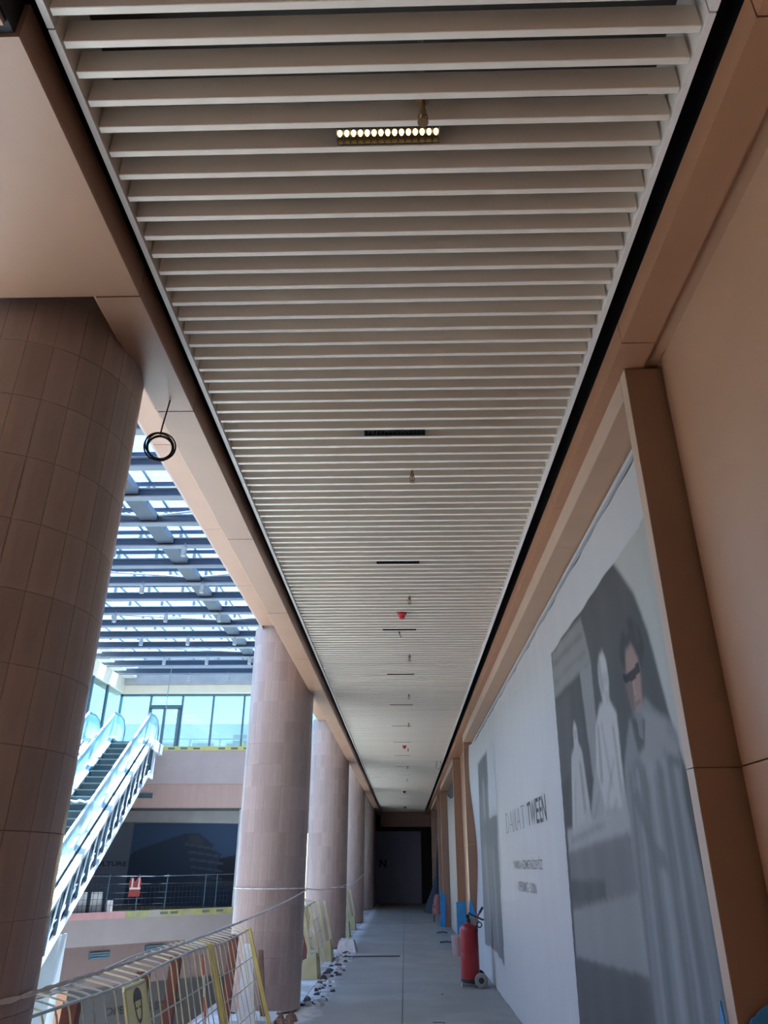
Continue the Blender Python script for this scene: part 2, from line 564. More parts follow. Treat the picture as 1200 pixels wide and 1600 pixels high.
# upstands over the wide low panels in front of the first column
ob('wide_upstand', MB().box(-3.4, 2.42, ZS + .061, -1.361, 2.436, 4.75), tl, mats=M['tan_shaded'])
ob('wide_upstand', MB().box(-3.4, 1.33, ZS + .061, -1.361, 1.35, 4.75), tl, mats=M['tan_shaded'])
# high outer soffit between columns
th = struct(ob('trim_2', MB().box(-2.04, 2.44, 4.77, -1.36, YE, 4.95), mats=M['darksoffit']))
bounds = []
for i in range(4):
    bounds.append((CY[i] + .50, CY[i + 1] - .515))
bounds.append((CY[4] + .5, YE))
for a, b in bounds:
    k = max(1, round((b - a) / 1.75))
    for j in range(k):
        ya, yb = a + (b - a) * j / k, a + (b - a) * (j + 1) / k
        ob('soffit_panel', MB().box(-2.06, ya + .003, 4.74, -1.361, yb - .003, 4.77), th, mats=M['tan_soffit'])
ob('outer_fascia', MB().box(-2.08, -5, 4.74, -2.06, YE, 5.9), th, mats=M['bandgrey'])

# upper storey over the walkway
struct(ob('ceiling_near', MB().box(-17, -6, 4.0, -3.4, 2.43, 4.3).box(-17, 2.43, 4.0, -2.1, 2.6, 5.9), mats=M['tan_shaded']))
struct(ob('wall_near_storey', MB().box(-17, -6, 5.0, -2.01, 2.6, 12.4), mats=M['bandgrey']))
wu = struct(ob('wall_upper', MB().box(-2.0, -6, 4.96, 6.0, YE + 3, 12.4), mats=M['bandgrey']))

# right side soffit
trr = struct(ob('trim_3', MB().box(XR + .02, -4, ZS + .02, 1.215, YE, 4.9), mats=M['black']))
jr = [-4, -0.4, 1.32, 2.81, 4.6, 6.4, 8.2, 10, 11.8, 13.6, 15.4, 17.2, 19, 20.8, 22.6, 24.4, 26.2, 28, 29.8, 31.6, 33.4, 35.2, 37, YE]
for a, b in zip(jr[:-1], jr[1:]):
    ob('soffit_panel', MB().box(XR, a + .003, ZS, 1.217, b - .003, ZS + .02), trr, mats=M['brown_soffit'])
    ob('fascia_panel', MB().box(XR, a + .003, ZS + .0205, XR + .018, b - .003, ZS + .125), trr, mats=M['brown_soffit'])  # kept low so the black core paints a wider shaded gap above

ob('closure_panel', MB().box(1.2175, -4, ZS + .03, 1.2995, YE, ZS + .05), trr, mats=M['tan'])  # tan strip added so the gap beside the wall doesn't read dark

# ------------------------------------------------------------------ shop side wall and portals
wr = struct(ob('wall_right', MB().box(1.36, -6, -0.4, 1.60, YE + .5, 4.95), mats=M['darksoffit']))
def wall_panels(ya, yb, zs=(0.0, 1.948, 4.9)):
    for z0, z1 in zip(zs[:-1], zs[1:]):
        ob('wall_panel', MB().box(XW, ya + .003, z0 + .003, XW + .055, yb - .003, z1 - .003), wr, mats=M['tan'])
wall_panels(-6, -2.0)
wall_panels(-2.0, 2.99)
wall_panels(14.49, 17.79)
wall_panels(24.49, 27.0)
wall_panels(33.6, YE)
for ya, yb in ((2.99, 14.49), (17.79, 24.49), (27.0, 33.6)):
    ob('wall_panel', MB().box(XW, ya + .003, ZS + .003, XW + .055, yb - .003, 4.897), wr, mats=M['tan'])
XP = 1.127
def portal(n, ya, yb, ztop=ZS, zl=3.71):
    p = struct(root(n, (1.2, ya, 0)))
    for y, s in ((ya, 1), (yb, -1)):
        for z0, z1 in ((0, 1.946), (1.946, ztop)):
            ob('jamb', MB().box(XP, y, z0 + .002, 1.355, y + s * .08, z1 - .002), p, mats=[M['tan_shaded']])
            ob('jamb_lit_face', MB().box(XP - .004, y + s * .002, z0 + .002, XP - .0005, y + s * .078, z1 - .002), p, mats=M['tan_lit'])  # thin paler sheet added for the lit face of the jamb
    k = max(2, round((yb - ya) / 1.8))
    for j in range(k):
        a = ya + .08 + (yb - ya - .16) * j / k
        b = ya + .08 + (yb - ya - .16) * (j + 1) / k
        ob('lintel', MB().box(XP, a + .002, zl, 1.355, b - .002, ztop - .002), p, mats=M['tan'])
        ob('lintel_lit_face', MB().box(XP - .004, a + .002, zl + .002, XP - .0005, b - .002, ztop - .004), p, mats=M['tan_lit'])
    return p
portal('trim_4', 3.01, 14.48)
portal('trim_5', 17.8, 24.48)
portal('trim_6', 27.0, 33.6)

# ------------------------------------------------------------------ printed hoardings
def inside(px, py, poly):
    r = np.zeros(px.shape, bool)
    n = len(poly)
    for i in range(n):
        x0, y0 = poly[i]
        x1, y1 = poly[i - 1]
        if y0 == y1:
            continue
        c = ((y0 > py) != (y1 > py)) & (px < (x1 - x0) * (py - y0) / (y1 - y0) + x0)
        r ^= c
    return r


def blur(a, k):
    if k < 1:
        return a
    for ax in (0, 1):
        for _ in range(2):
            p = np.pad(a, [(k, k) if i == ax else (0, 0) for i in range(a.ndim)], 'edge')
            c = np.cumsum(p, ax)
            c = np.concatenate([np.zeros_like(np.take(c, [0], ax)), c], ax)
            n = a.shape[ax]
            a = (np.take(c, range(2 * k + 1, 2 * k + 1 + n), ax) - np.take(c, range(0, n), ax)) / (2 * k + 1)
    return a


def paint(u0, u1, v0, v1, res, base, items, grain=0.02, ink=1.0):
    nu, nv = int((u1 - u0) / res) + 1, int((v1 - v0) / res) + 1
    U, V = np.meshgrid(np.linspace(u0, u1, nu), np.linspace(v0, v1, nv))
    img = np.ones((nv, nu, 3)) * np.array(base)
    for poly, col, soft, op in items:
        m = inside(U, V, poly).astype(float)
        m = blur(m, int(round(soft * .5 / res))) * op
        img = img * (1 - m[..., None]) + np.array(col) * m[..., None]
    streak = blur(rng.normal(0, 1, (nv, nu)), 2)
    streak += 1.5 * np.cumsum(rng.normal(0, .12, (1, nu)), 1) * 0.15
    img *= (1 + grain * streak)[..., None] * ink
    return U, V, np.clip(img, 0.01, 0.9)


def print_mesh(name, U, V, img, to3d, parent):
    nv, nu = U.shape
    P = to3d(U.ravel(), V.ravel())
    me = bpy.data.meshes.new(name)
    idx = np.arange(nv * nu).reshape(nv, nu)
    q = np.stack([idx[:-1, :-1], idx[:-1, 1:], idx[1:, 1:], idx[1:, :-1]], -1).reshape(-1, 4)
    me.vertices.add(nv * nu)
    me.vertices.foreach_set('co', P.astype(np.float32).ravel())
    me.loops.add(q.size)
    me.loops.foreach_set('vertex_index', q.astype(np.int32).ravel())
    me.polygons.add(len(q))
    me.polygons.foreach_set('loop_start', np.arange(0, q.size, 4, dtype=np.int32))
    me.update(calc_edges=True)
    ca = me.color_attributes.new('print_ink', 'FLOAT_COLOR', 'POINT')
    c = np.concatenate([img.reshape(-1, 3), np.ones((nv * nu, 1))], 1)
    ca.data.foreach_set('color', c.astype(np.float32).ravel())
    me.materials.append(M['print'])
    me.validate()
    return ob(name, me, parent)


def g(v):
    return (v * 1.0, v * 0.99, v * 0.96)


# hoarding sheet with a slightly wavy face, curled at its far end
def sheet_x(y, z):
    w = 0.004 * np.sin(y * 5.3 + 0.6 * np.sin(z * 1.7)) + 0.003 * np.sin(y * 13.1 + z)
    c = np.clip((np.asarray(y) - 13.7) / 0.7, 0, 1)
    return XW + 0.004 + w - c * c * 0.10 * (0.6 + 0.4 * np.sin(z * 2.3 + 0.5))


ho = root('shop_hoarding', (XW, 8.7, 0))
tag(ho, 'white printed shop hoarding with black lettering and a photo print, behind the red extinguisher', 'hoarding')
hb = MB()
ny, nz = 120, 24
yy = np.linspace(3.092, 14.39, ny)
zz = np.linspace(0.005, 3.655, nz)
for y in yy:
    for z in zz:
        hb.v.append((float(sheet_x(y, z)), float(y), float(z)))
for i in range(ny - 1):
    for j in range(nz - 1):
        hb.f.append((i * nz + j, i * nz + j + 1, (i + 1) * nz + j + 1, (i + 1) * nz + j))
        hb.mi.append(0)
ob('sheet', hb.mesh('sheet', M['white'], smooth=True, fix=False), ho)
ob('backing_board', MB().box(1.325, 3.095, 0.0, 1.35, 14.38, 3.70), ho, mats=M['plenum'])
ob('top_batten', MB().box(1.286, 3.095, 3.668, 1.312, 14.38, 3.698), ho, mats=M['white'])

items = [
    ([(6.35, 3.28), (6.61, .54), (3.0, .3), (3.0, 3.3)], g(.115), 0, 1),
    ([(6.35, 3.28), (3.0, 3.3), (3.0, 2.7), (6.4, 2.7)], g(.135), .3, .8),
    ([(6.31, 3.28), (5.2, 3.24), (5.05, 2.88), (6.4, 2.9)], g(.40), .02, .8),
    ([(6.3, 3.2), (5.2, 3.14), (5.2, 3.10), (6.3, 3.14)], g(.24), .02, .8),
    ([(6.35, 3.04), (5.15, 3.0), (5.15, 2.97), (6.35, 3.0)], g(.26), .02, .7),
    ([(5.39, 2.9), (5.05, 2.88), (5.16, 2.11), (5.36, 2.16)], g(.42), .02, .85),
    ([(5.62, 2.86), (5.40, 2.84), (5.42, 2.2), (5.66, 2.2)], g(.13), .02, .9),
    ([(6.45, 2.84), (5.75, 2.84), (5.9, 2.3), (6.45, 2.2)], g(.17), .06, .7),
    # pale drape at the near side
    ([(4.25, 3.31), (3.0, 3.4), (3.0, 1.7), (3.5, 1.88), (3.66, 2.19), (3.74, 2.46), (3.81, 2.73), (3.94, 3.0)], (.66, .66, .60), .03, .95),
    ([(3.75, 3.3), (3.60, 3.3), (3.5, 2.5), (3.58, 2.4)], (.58, .58, .53), .04, .7),
    ([(3.50, 1.95), (3.0, 1.88), (3.0, .2), (3.71, .5), (3.60, 1.29), (3.52, 1.66)], (.24, .27, .30), .05, .8),
    # standing model in a loose coat and dark glasses
    ([(4.31, 2.82), (4.18, 2.90), (4.05, 2.89), (3.92, 2.77), (3.90, 2.66), (4.0, 2.58), (4.08, 2.72), (4.18, 2.73), (4.29, 2.62), (4.36, 2.72)], (.075, .07, .07), .03, .95),
    ([(4.24, 2.74), (4.12, 2.75), (4.03, 2.64), (4.03, 2.53), (4.06, 2.42), (4.08, 2.28), (4.19, 2.28), (4.26, 2.40), (4.31, 2.55)], (.46, .31, .26), .015, 1),
    ([(4.32, 2.63), (4.20, 2.58), (4.20, 2.46), (4.21, 2.34), (4.27, 2.40), (4.32, 2.52)], (.20, .15, .145), .03, .85),
    ([(4.19, 2.58), (4.17, 2.58), (4.15, 2.47), (4.19, 2.46)], (.52, .37, .31), .01, .7),
    ([(4.19, 2.43), (4.08, 2.43), (4.09, 2.405), (4.19, 2.41)], (.30, .16, .15), .01, .8),
    ([(4.34, 2.62), (4.19, 2.605), (4.02, 2.625), (4.03, 2.565), (4.17, 2.55), (4.33, 2.57)], (.03, .03, .035), .01, .95),
    ([(4.34, 2.36), (4.0, 2.42), (3.9, 2.34), (3.7, 2.25), (3.60, 2.17), (3.66, 1.88), (3.58, 1.48), (3.60, 1.25), (3.66, .6), (4.70, .6), (4.71, 1.2), (4.65, 1.71), (4.55, 2.12)], (.31, .32, .32), .02, 1),
    ([(4.06, 2.36), (3.75, 2.25), (3.91, 2.08), (4.15, 2.0), (4.29, 2.23)], (.40, .40, .40), .03, .9),
    ([(4.32, 2.38), (4.06, 2.32), (4.14, 2.18), (4.27, 2.16)], (.10, .10, .10), .015, .9),
    ([(4.22, 2.36), (4.10, 2.34), (4.14, 2.22), (4.20, 2.24)], (.33, .33, .33), .01, .7),
    ([(4.4, 2.1), (4.28, 2.15), (4.15, 1.95), (4.25, 1.8)], (.20, .21, .22), .05, .8),
    ([(3.98, 2.05), (3.88, 2.04), (3.80, 1.35), (3.90, .7), (4.01, .7), (3.94, 1.34)], (.23, .24, .25), .03, .8),
    ([(3.80, 2.05), (3.73, 2.04), (3.70, 1.35), (3.74, .7), (3.82, .7), (3.78, 1.34)], (.24, .25, .26), .03, .7),
    ([(4.32, 2.02), (4.24, 1.98), (4.20, 1.32), (4.34, .7), (4.50, .7), (4.40, 1.31)], (.24, .25, .26), .04, .8),
    ([(4.15, 2.0), (4.08, 1.98), (4.05, 1.32), (4.1, .8), (4.22, .8), (4.14, 1.31)], (.42, .43, .43), .04, .7),
    *[([(a0 + .05, 2.1), (a0, 2.1), (a1, .6), (a1 + w_, .6)], (c_, c_ * 1.02, c_ * 1.05), .02, .75) for a0, a1, w_, c_ in
      ((4.42, 4.62, .07, .22), (4.30, 4.44, .06, .42), (4.18, 4.30, .08, .20), (4.06, 4.14, .05, .44), (3.94, 4.02, .07, .22), (3.86, 3.90, .05, .43), (3.78, 3.80, .06, .20), (3.70, 3.70, .04, .40))],
    ([(3.98, 2.30), (3.86, 2.28), (3.72, 2.16), (3.64, 2.12), (3.66, 2.05), (3.80, 2.10)], (.40, .40, .40), .02, .8),
    ([(3.80, 2.10), (3.64, 2.06), (3.65, 2.02), (3.80, 2.05)], (.15, .16, .17), .015, .8),
    ([(4.46, 1.95), (4.36, 2.0), (4.20, 1.72), (4.05, 1.66), (4.05, 1.58), (4.24, 1.60)], (.19, .20, .21), .03, .7),
    ([(4.24, 2.90), (4.17, 2.92), (4.12, 2.84), (4.20, 2.80)], (.14, .13, .125), .02, .7),
    ([(4.02, 2.84), (3.96, 2.82), (3.95, 2.70), (4.01, 2.72)], (.12, .115, .11), .02, .7),
    # plain seated plaster figures on a plinth
    ([(5.30, 2.2), (4.60, 2.1), (4.58, 1.78), (5.62, 1.76)], g(.50), .03, .95),
    ([(4.95, 2.56), (4.72, 2.56), (4.56, 2.44), (4.60, 2.1), (4.70, 1.9), (5.15, 1.95), (5.26, 2.2), (5.14, 2.46)], g(.66), .025, 1),
    ([(4.80, 2.86), (4.72, 2.87), (4.655, 2.79), (4.65, 2.66), (4.70, 2.57), (4.70, 2.50), (4.88, 2.50), (4.86, 2.58), (4.89, 2.70), (4.87, 2.80)], g(.66), .015, 1),
    ([(4.87, 2.80), (4.80, 2.86), (4.79, 2.62), (4.86, 2.60)], g(.36), .02, .7),
    ([(5.10, 2.45), (5.03, 2.46), (5.10, 2.1), (5.20, 2.08)], g(.34), .03, .7),
    ([(4.72, 2.4), (4.66, 2.4), (4.66, 2.0), (4.74, 1.98)], g(.38), .03, .7),
    ([(5.80, 2.54), (5.74, 2.60), (5.67, 2.54), (5.68, 2.43), (5.58, 2.36), (5.52, 2.0), (5.50, 1.84), (6.26, 1.80), (6.05, 2.2), (5.95, 2.36), (5.82, 2.42)], g(.60), .02, 1),
    *[([(a0, z0), (a0 - .04, z0), (a1 - .05, z1), (a1, z1)], g(c_), .015, .75) for a0, z0, a1, z1, c_ in
      ((4.98, 2.45, 4.92, 2.05, .44), (4.86, 2.42, 4.82, 2.12, .68), (4.80, 2.2, 5.1, 1.95, .40), (5.25, 2.05, 5.55, 1.82, .36), (5.05, 2.0, 5.35, 1.80, .64), (4.85, 1.98, 5.05, 1.80, .38), (4.70, 2.0, 4.78, 1.82, .42), (5.5, 2.0, 5.8, 1.84, .40), (5.9, 2.2, 6.1, 1.86, .40), (5.8, 2.35, 5.85, 1.9, .62))],
    ([(4.86, 2.74), (4.66, 2.72), (4.67, 2.64), (4.87, 2.66)], g(.46), .015, .6),
    ([(4.78, 2.62), (4.69, 2.60), (4.70, 2.53), (4.79, 2.54)], g(.44), .015, .6),
    ([(5.78, 2.53), (5.69, 2.53), (5.70, 2.46), (5.78, 2.47)], g(.42), .01, .6),
    ([(5.72, 2.3), (5.66, 2.3), (5.64, 1.95), (5.74, 1.94)], g(.34), .03, .7),
    ([(6.40, 1.86), (4.70, 1.92), (4.62, 1.76), (6.42, 1.68)], g(.52), .03, .9),
    ([(6.30, 1.80), (5.2, 1.86), (5.2, 1.83), (6.30, 1.76)], g(.32), .02, .7),
    ([(6.42, 1.70), (4.66, 1.78), (4.60, 1.45), (6.44, 1.32)], g(.27), .02, .9),
    ([(6.44, 1.50), (5.35, 1.52), (5.37, 1.40), (6.44, 1.33)], g(.12), .03, .8),
    ([(6.46, 1.30), (4.62, 1.47), (4.62, 1.06), (6.50, .97)], g(.40), .02, .9),
    ([(6.50, .97), (4.62, 1.06), (4.62, .4), (6.61, .4)], g(.15), .03, .9),
]
U, V, img = paint(3.095, 6.62, 0.36, 3.30, 0.012, (.78, .79, .80), items, ink=.645)
# outside the picture's slanted frame the print is blank white vinyl
fr = [(6.35, 3.28), (6.615, .54), (6.63, .3), (3.0, .3), (3.0, 3.29)]
img[~inside(U, V, fr)] = (.50, .505, .51)
print_mesh('photo_print', U, V, img, lambda y, z: np.stack([sheet_x(y, z) - .003, y, z], 1), ho)
p2 = [
    ([(13.5, 3.22), (12.06, 3.20), (12.2, 2.25), (11.18, 2.25), (11.26, .43), (12.69, .50), (13.8, .44), (13.75, 2.36)], (.27, .28, .29), 0, 1),
    ([(13.6, 3.2), (12.06, 3.2), (12.06, 2.75), (13.6, 2.7)], (.20, .20, .21), .1, .8),
    ([(12.95, 2.85), (12.65, 2.9), (12.62, 2.25), (13.0, 2.25)], (.45, .44, .42), .06, .8),
    ([(12.4, 2.7), (12.25, 2.7), (12.3, 2.25), (12.45, 2.25)], (.42, .41, .40), .05, .6),
    ([(13.6, 2.25), (11.18, 2.25), (11.2, 1.9), (13.6, 1.9)], (.20, .22, .24), .1, .7),
    ([(12.1, 1.8), (11.85, 1.8), (11.85, .6), (12.1, .6)], (.40, .41, .42), .08, .6),
    ([(13.2, 1.9), (12.95, 1.9), (12.8, .6), (13.0, .6)], (.42, .43, .44), .08, .6),
    ([(11.6, 1.9), (11.4, 1.9), (11.35, .5), (11.6, .5)], (.19, .21, .24), .08, .7),
]
U, V, img = paint(11.1, 13.9, 0.38, 3.26, 0.03, (.78, .79, .80), p2, ink=.645)
print_mesh('photo_print', U, V, img, lambda y, z: np.stack([sheet_x(y, z) - .003, y, z], 1), ho)

XT = XW - 0.006
R_, U_ = (0, -1, 0), (0, 0, 1)
# thin serif word
def serif_word(y_left, y_right, z0, z1):
    mb = MB()
    n = 5
    w = (y_left - y_right) / n
    def quad(i, pts):
        P = []
        for u, v in pts:
            P.append((XT - .004, y_left - (i + u) * w, z0 + v * (z1 - z0)))
        mb.add(P, [tuple(range(len(P)))])
    def line(i, a, b, t):
        (u0, v0), (u1, v1) = a, b
        quad(i, [(u0 - t, v0), (u0 + t, v0), (u1 + t, v1), (u1 - t, v1)])
    def serif(i, u, v, hw=.11):
        quad(i, [(u - hw, v - .02), (u + hw, v - .02), (u + hw, v + .02), (u - hw, v + .02)])
    # D
    line(0, (.18, 0), (.18, 1), .045)
    serif(0, .18, .02); serif(0, .18, .98)
    seg_ = 10
    for k in range(seg_):
        a0, a1 = -math.pi / 2 + math.pi * k / seg_, -math.pi / 2 + math.pi * (k + 1) / seg_
        ro = lambda a: (.2 + .62 * math.cos(a), .5 + .5 * math.sin(a))
        ri = lambda a: (.2 + .52 * math.cos(a), .5 + .465 * math.sin(a))
        quad(0, [ri(a0), ro(a0), ro(a1), ri(a1)])
    for i in (1, 3):
        line(i, (.12, 0), (.48, 1), .018)
        line(i, (.86, 0), (.5, 1), .05)
        quad(i, [(.24, .33), (.74, .33), (.74, .37), (.24, .37)])
        serif(i, .12, .02); serif(i, .86, .02)
    line(2, (.12, 0), (.12, 1), .018)
    line(2, (.50, .05), (.14, 1), .045)
    line(2, (.50, .05), (.86, 1), .018)
    line(2, (.86, 0), (.86, 1), .05)
    for u in (.12, .86):
        serif(2, u, .02); serif(2, u, .98, .09)
    line(4, (.5, 0), (.5, 1), .05)
    quad(4, [(.1, .955), (.9, .955), (.9, 1), (.1, 1)])
    quad(4, [(.1, .84), (.14, .84), (.14, 1), (.1, 1)])
    quad(4, [(.86, .84), (.9, .84), (.9, 1), (.86, 1)])
    serif(4, .5, .02)
    return mb
ob('lettering', serif_word(10.22, 8.58, 1.975, 2.205).mesh('lettering', M['ink_grey'], fix=False), ho)
ob('lettering', MB().box(XT - .0045, 8.475, 1.95, XT - .004, 8.462, 2.22), ho, mats=M['ink_grey'])
text_part('letter', 'TWEEN', (XT, 8.38, 1.975), R_, U_, .23, 1.10, M['ink'], ho, bold=.010)
text_part('letter', 'YAKINDA HİZMETİNİZDEYİZ', (XT, 9.78, 1.572), R_, U_, .115, 2.06, M['ink_grey'], ho, bold=.004)
text_part('letter', 'OPENING SOON', (XT, 9.46, 1.345), R_, U_, .10, 1.27, M['ink_grey'], ho)

for ch in ho.children:          # the ink lies on the wavy sheet
    if ch.name.startswith('letter'):
        for v in ch.data.vertices:
            v.co.x = float(sheet_x(v.co.y, v.co.z)) - .0015

h2 = root('blank_hoarding', (1.33, 21, 0))
tag(h2, 'blank pale hoarding sagging at its top edge in the second opening', 'hoarding')
mb = MB()
zt = [3.62, 3.50, 3.36, 3.28, 3.28, 3.34, 3.46, 3.58]
yv = np.linspace(17.9, 24.38, 8)
for i, y in enumerate(yv):
    xw = 1.318 + .008 * (i % 2)
    mb.v += [(xw, y, 0.0), (xw, y, zt[i]), (xw + .015, y, 0.0), (xw + .015, y, zt[i])]
for i in range(7):
    a, b = 4 * i, 4 * i + 4
    mb.f += [(a, a + 1, b + 1, b), (a + 2, b + 2, b + 3, a + 3), (a + 1, a + 3, b + 3, b + 1)]
    mb.mi += [0, 0, 0]
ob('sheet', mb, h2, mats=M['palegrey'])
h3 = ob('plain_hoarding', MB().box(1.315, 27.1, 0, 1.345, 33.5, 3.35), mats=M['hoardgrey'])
tag(h3, 'dim grey hoarding in the third opening behind the dark tarpaulin', 'hoarding')

# ------------------------------------------------------------------ end wall
we = struct(ob('wall_back', MB().box(-2.4, YE, 0, 1.4, YE + .3, 4.9), mats=M['black']))
h4 = root('charcoal_hoarding', (0, YE - .05, 0))
tag(h4, 'charcoal hoarding with a black letter N closing the far end of the walkway', 'hoarding')
ob('board', MB().box(-1.41, YE - .06, 0, .78, YE - .005, 3.12), h4, mats=M['endwall'])
text_part('letter', 'N', (-1.24, YE - .061, 1.52), (1, 0, 0), (0, 0, 1), .36, .34, M['ink'], h4, bold=.03)
wl = struct(ob('wall_left', MB().box(-2.4, 34.35, 0, -1.42, YE, 4.8), mats=M['bandbrown']))
wn = struct(ob('wall_behind', MB().box(-17, -6.3, -6, 3, -6, 12.4), mats=M['tan']))

# ------------------------------------------------------------------ columns
NT, NR = 26, 17
TH = 4.78 / NR
def tile_mesh():
    mb = MB()
    a0, a1 = -math.pi / NT + .0022, math.pi / NT - .0022
    k = 3
    ro, ri = CR, CR - .014
    for z in (.0009, TH - .0009):
        for r in (ri, ro):
            for j in range(k + 1):
                a = a0 + (a1 - a0) * j / k
                mb.v.append((r * math.cos(a), r * math.sin(a), z))
    n = k + 1
    for j in range(k):
        mb.f.append((n + j, n + j + 1, 3 * n + j + 1, 3 * n + j))        # outer
        mb.f.append((j, j + 1, n + j + 1, n + j))                        # bottom
        mb.f.append((2 * n + j, 3 * n + j, 3 * n + j + 1, 2 * n + j + 1))  # top
    mb.f.append((0, n, 3 * n, 2 * n))
    mb.f.append((k, 2 * n + k, 3 * n + k, n + k))
    mb.mi = [0] * len(mb.f)
    return mb
tmb = tile_mesh()
tile_me = tmb.mesh('cladding_tile', M['tile'])
clab = ['dark shaded stone tiled column with the rope round it, beside the wire fence',
        'pale tiled column at the end of the yellow wire fence, two ropes tied to it',
        'tiled column with plaster lumps at its foot, beyond the two-rope column',
        'slim looking tiled column fourth along the walkway edge',
        'shadowed tiled column against the charcoal end hoarding']
for i, cy in enumerate(CY):
    c = root('column', (CX, cy, 0))
    tag(c, clab[i], 'column', 'tiled columns along the walkway edge')
    ob('core', MB().lathe([(CR - .012, 0.03), (CR - .012, 4.80)], k=40), c, (CX, cy, 0), mats=M['grout'], smooth=True)
    ob('base_gap', MB().lathe([(CR - .035, 0.0), (CR - .035, 0.04)], k=40), c, (CX, cy, 0), mats=M['black'], smooth=True)
    rest_t = MB()
    for r in range(NR):
        for t in range(NT):
            a = 2 * math.pi * (t + .2) / NT
            faces_view = math.cos(a) * (-CX) + math.sin(a) * (-cy) > -.25
            if i < 3 and faces_view:      # the tiles turned to the walkway are single pieces
                ob('cladding_tile', tile_me, c, (CX, cy, .02 + r * TH), (0, 0, a))
            else:
                rest_t.add([(p[0] * math.cos(a) - p[1] * math.sin(a), p[0] * math.sin(a) + p[1] * math.cos(a), p[2] + .02 + r * TH) for p in tmb.v], tmb.f)
    stuff(ob('cladding_tile', rest_t, c, (CX, cy, 0), mats=M['tile']))

# ------------------------------------------------------------------ ceiling lights, sprinklers, detectors
ORD = 'first second third fourth fifth sixth seventh eighth ninth tenth eleventh twelfth thirteenth fourteenth fifteenth sixteenth seventeenth'.split()
def led_light(y, lit, k):
    t = root('linear_light', (-.038, y, ZC))
    if lit:
        lab = 'lit warm linear ceiling light with a row of glowing lenses between the slats'
        la = bpy.data.lights.new('lamp_glow', 'SPOT')
        la.spot_size = math.radians(48)
        la.spot_blend = .8
        la.shadow_soft_size = 0.0
        la.energy = 70.0
        la.color = (1.0, .66, .36)
        lo = bpy.data.objects.new('lamp_glow', la)
        COL.objects.link(lo)
        lo.location = (-.038, y, ZC - .006)
    else:
        lab = f'unlit black linear ceiling light, {ORD[k - 1]} in the row counting from the lit one'
    tag(t, lab, 'light', 'linear lights between the slats')
    L, cx = .372, -.038
    hb_ = MB()
    hb_.box(cx - L / 2, y - .034, ZC + .004, cx + L / 2, y - .030, ZC + .06)
    hb_.box(cx - L / 2, y + .030, ZC + .004, cx + L / 2, y + .034, ZC + .06)
    hb_.box(cx - L / 2, y - .030, ZC + .056, cx + L / 2, y + .030, ZC + .06)
    hb_.box(cx - L / 2, y - .030, ZC + .004, cx - L / 2 + .003, y + .030, ZC + .056)
    hb_.box(cx + L / 2 - .003, y - .030, ZC + .004, cx + L / 2, y + .030, ZC + .056)
    ob('housing', hb_, t, mats=M['housing'])
    if k <= 4:
        p = L / 15
        for j in range(15):
            x = cx - L / 2 + (j + .5) * p
            ob('lens', LENS[lit], t, (x, y + .004, ZC + .022))
        gb = MB()
        for j in range(1, 15):
            x = cx - L / 2 + j * p
            gb.box(x - .0012, y - .0295, ZC + .008, x + .0012, y + .0295, ZC + .05)
        stuff(ob('baffle', gb, t, mats=M['housing']))
    else:
        ob('diffuser', MB().box(cx - L / 2 + .004, y - .028, ZC + .02, cx + L / 2 - .004, y + .028, ZC + .03), t, mats=M['lens'])
    return t
LENS = {True: MB().lathe([(.0085, .012), (.0095, .004), (.0065, -.006), (0, -.01)], k=10).mesh('lens', M['led'], smooth=True),
        False: MB().lathe([(.010, .012), (.010, .004), (.007, -.006), (0, -.01)], k=10).mesh('lens', M['lens'], smooth=True)}
for k in range(17):
    y = 1.768 + 2.05 * k * 1.0
    y = 0.868 + .1 * round((y - .868) / .1)
    led_light(y, k == 0, k + 1)
SP = [(.085, 1.625), (.071, 4.248), (.067, 6.728), (.08, 8.96), (.083, 11.3), (.09, 13.8), (.09, 16.94), (.09, 20.3), (.09, 23.4)]
spm = MB().lathe([(.024, .06), (.024, .045), (.009, .044), (.009, -.01), (.013, -.012), (.013, -.03), (.005, -.032), (.005, -.05)], k=10)
spm.tube([(-.012, 0, -.028), (-.016, 0, -.05), (0, 0, -.068), (.016, 0, -.05), (.012, 0, -.028)], .003, 5)
spm.lathe([(.019, -.068), (.019, -.072)], k=12)
sp_body = spm.mesh('body', M['brass'], smooth=True)
sp_pipe = MB().lathe([(.011, .06), (.011, .44)], k=8).mesh('pipe', M['steel'], smooth=True)
for i, (x, y) in enumerate(SP):
    y = .868 + .1 * round((y - .868) / .1)
    t = root('sprinkler', (x, y, ZC))
    tag(t, ['brass sprinkler head poking through the slats just above the lit light',
            'brass sprinkler head a little past the first unlit light'][i] if i < 2 else
        f'small dark sprinkler head, {ORD[i]} in the ceiling row counting from the lit light', 'sprinkler', 'sprinkler heads in the slatted ceiling')
    ob('body', sp_body, t, (x, y, ZC + .005))
    ob('pipe', sp_pipe, t, (x, y, ZC + .005))
for i, (x, y, r, m_, lab) in enumerate([(-.009, 7.268, .036, 'redplastic', 'bright red capped smoke detector hanging below the slats'),
                                    (.01, 16.568, .036, 'redplastic', 'small dull red capped detector further along the ceiling'),
                                    (.002, 27.368, .045, 'housing', 'dark dome detector far along the ceiling'),
                                    (.025, 34.868, .045, 'housing', 'dark dome detector at the far end of the slats')]):
    t = root('smoke_detector', (x, y, ZC))
    tag(t, lab, 'detector', 'detectors under the slats')
    ob('cap', MB().lathe([(r * 1.25, .0), (r * 1.2, -.022), (r * .9, -.03), (r * .75, -.058), (r * .3, -.064), (0, -.064)], k=16), t, (x, y, ZC), mats=M[m_], smooth=True)
    ob('base', MB().lathe([(r * 1.35, .0), (r * 1.35, .03)], k=16), t, (x, y, ZC), mats=M['housing'], smooth=True)
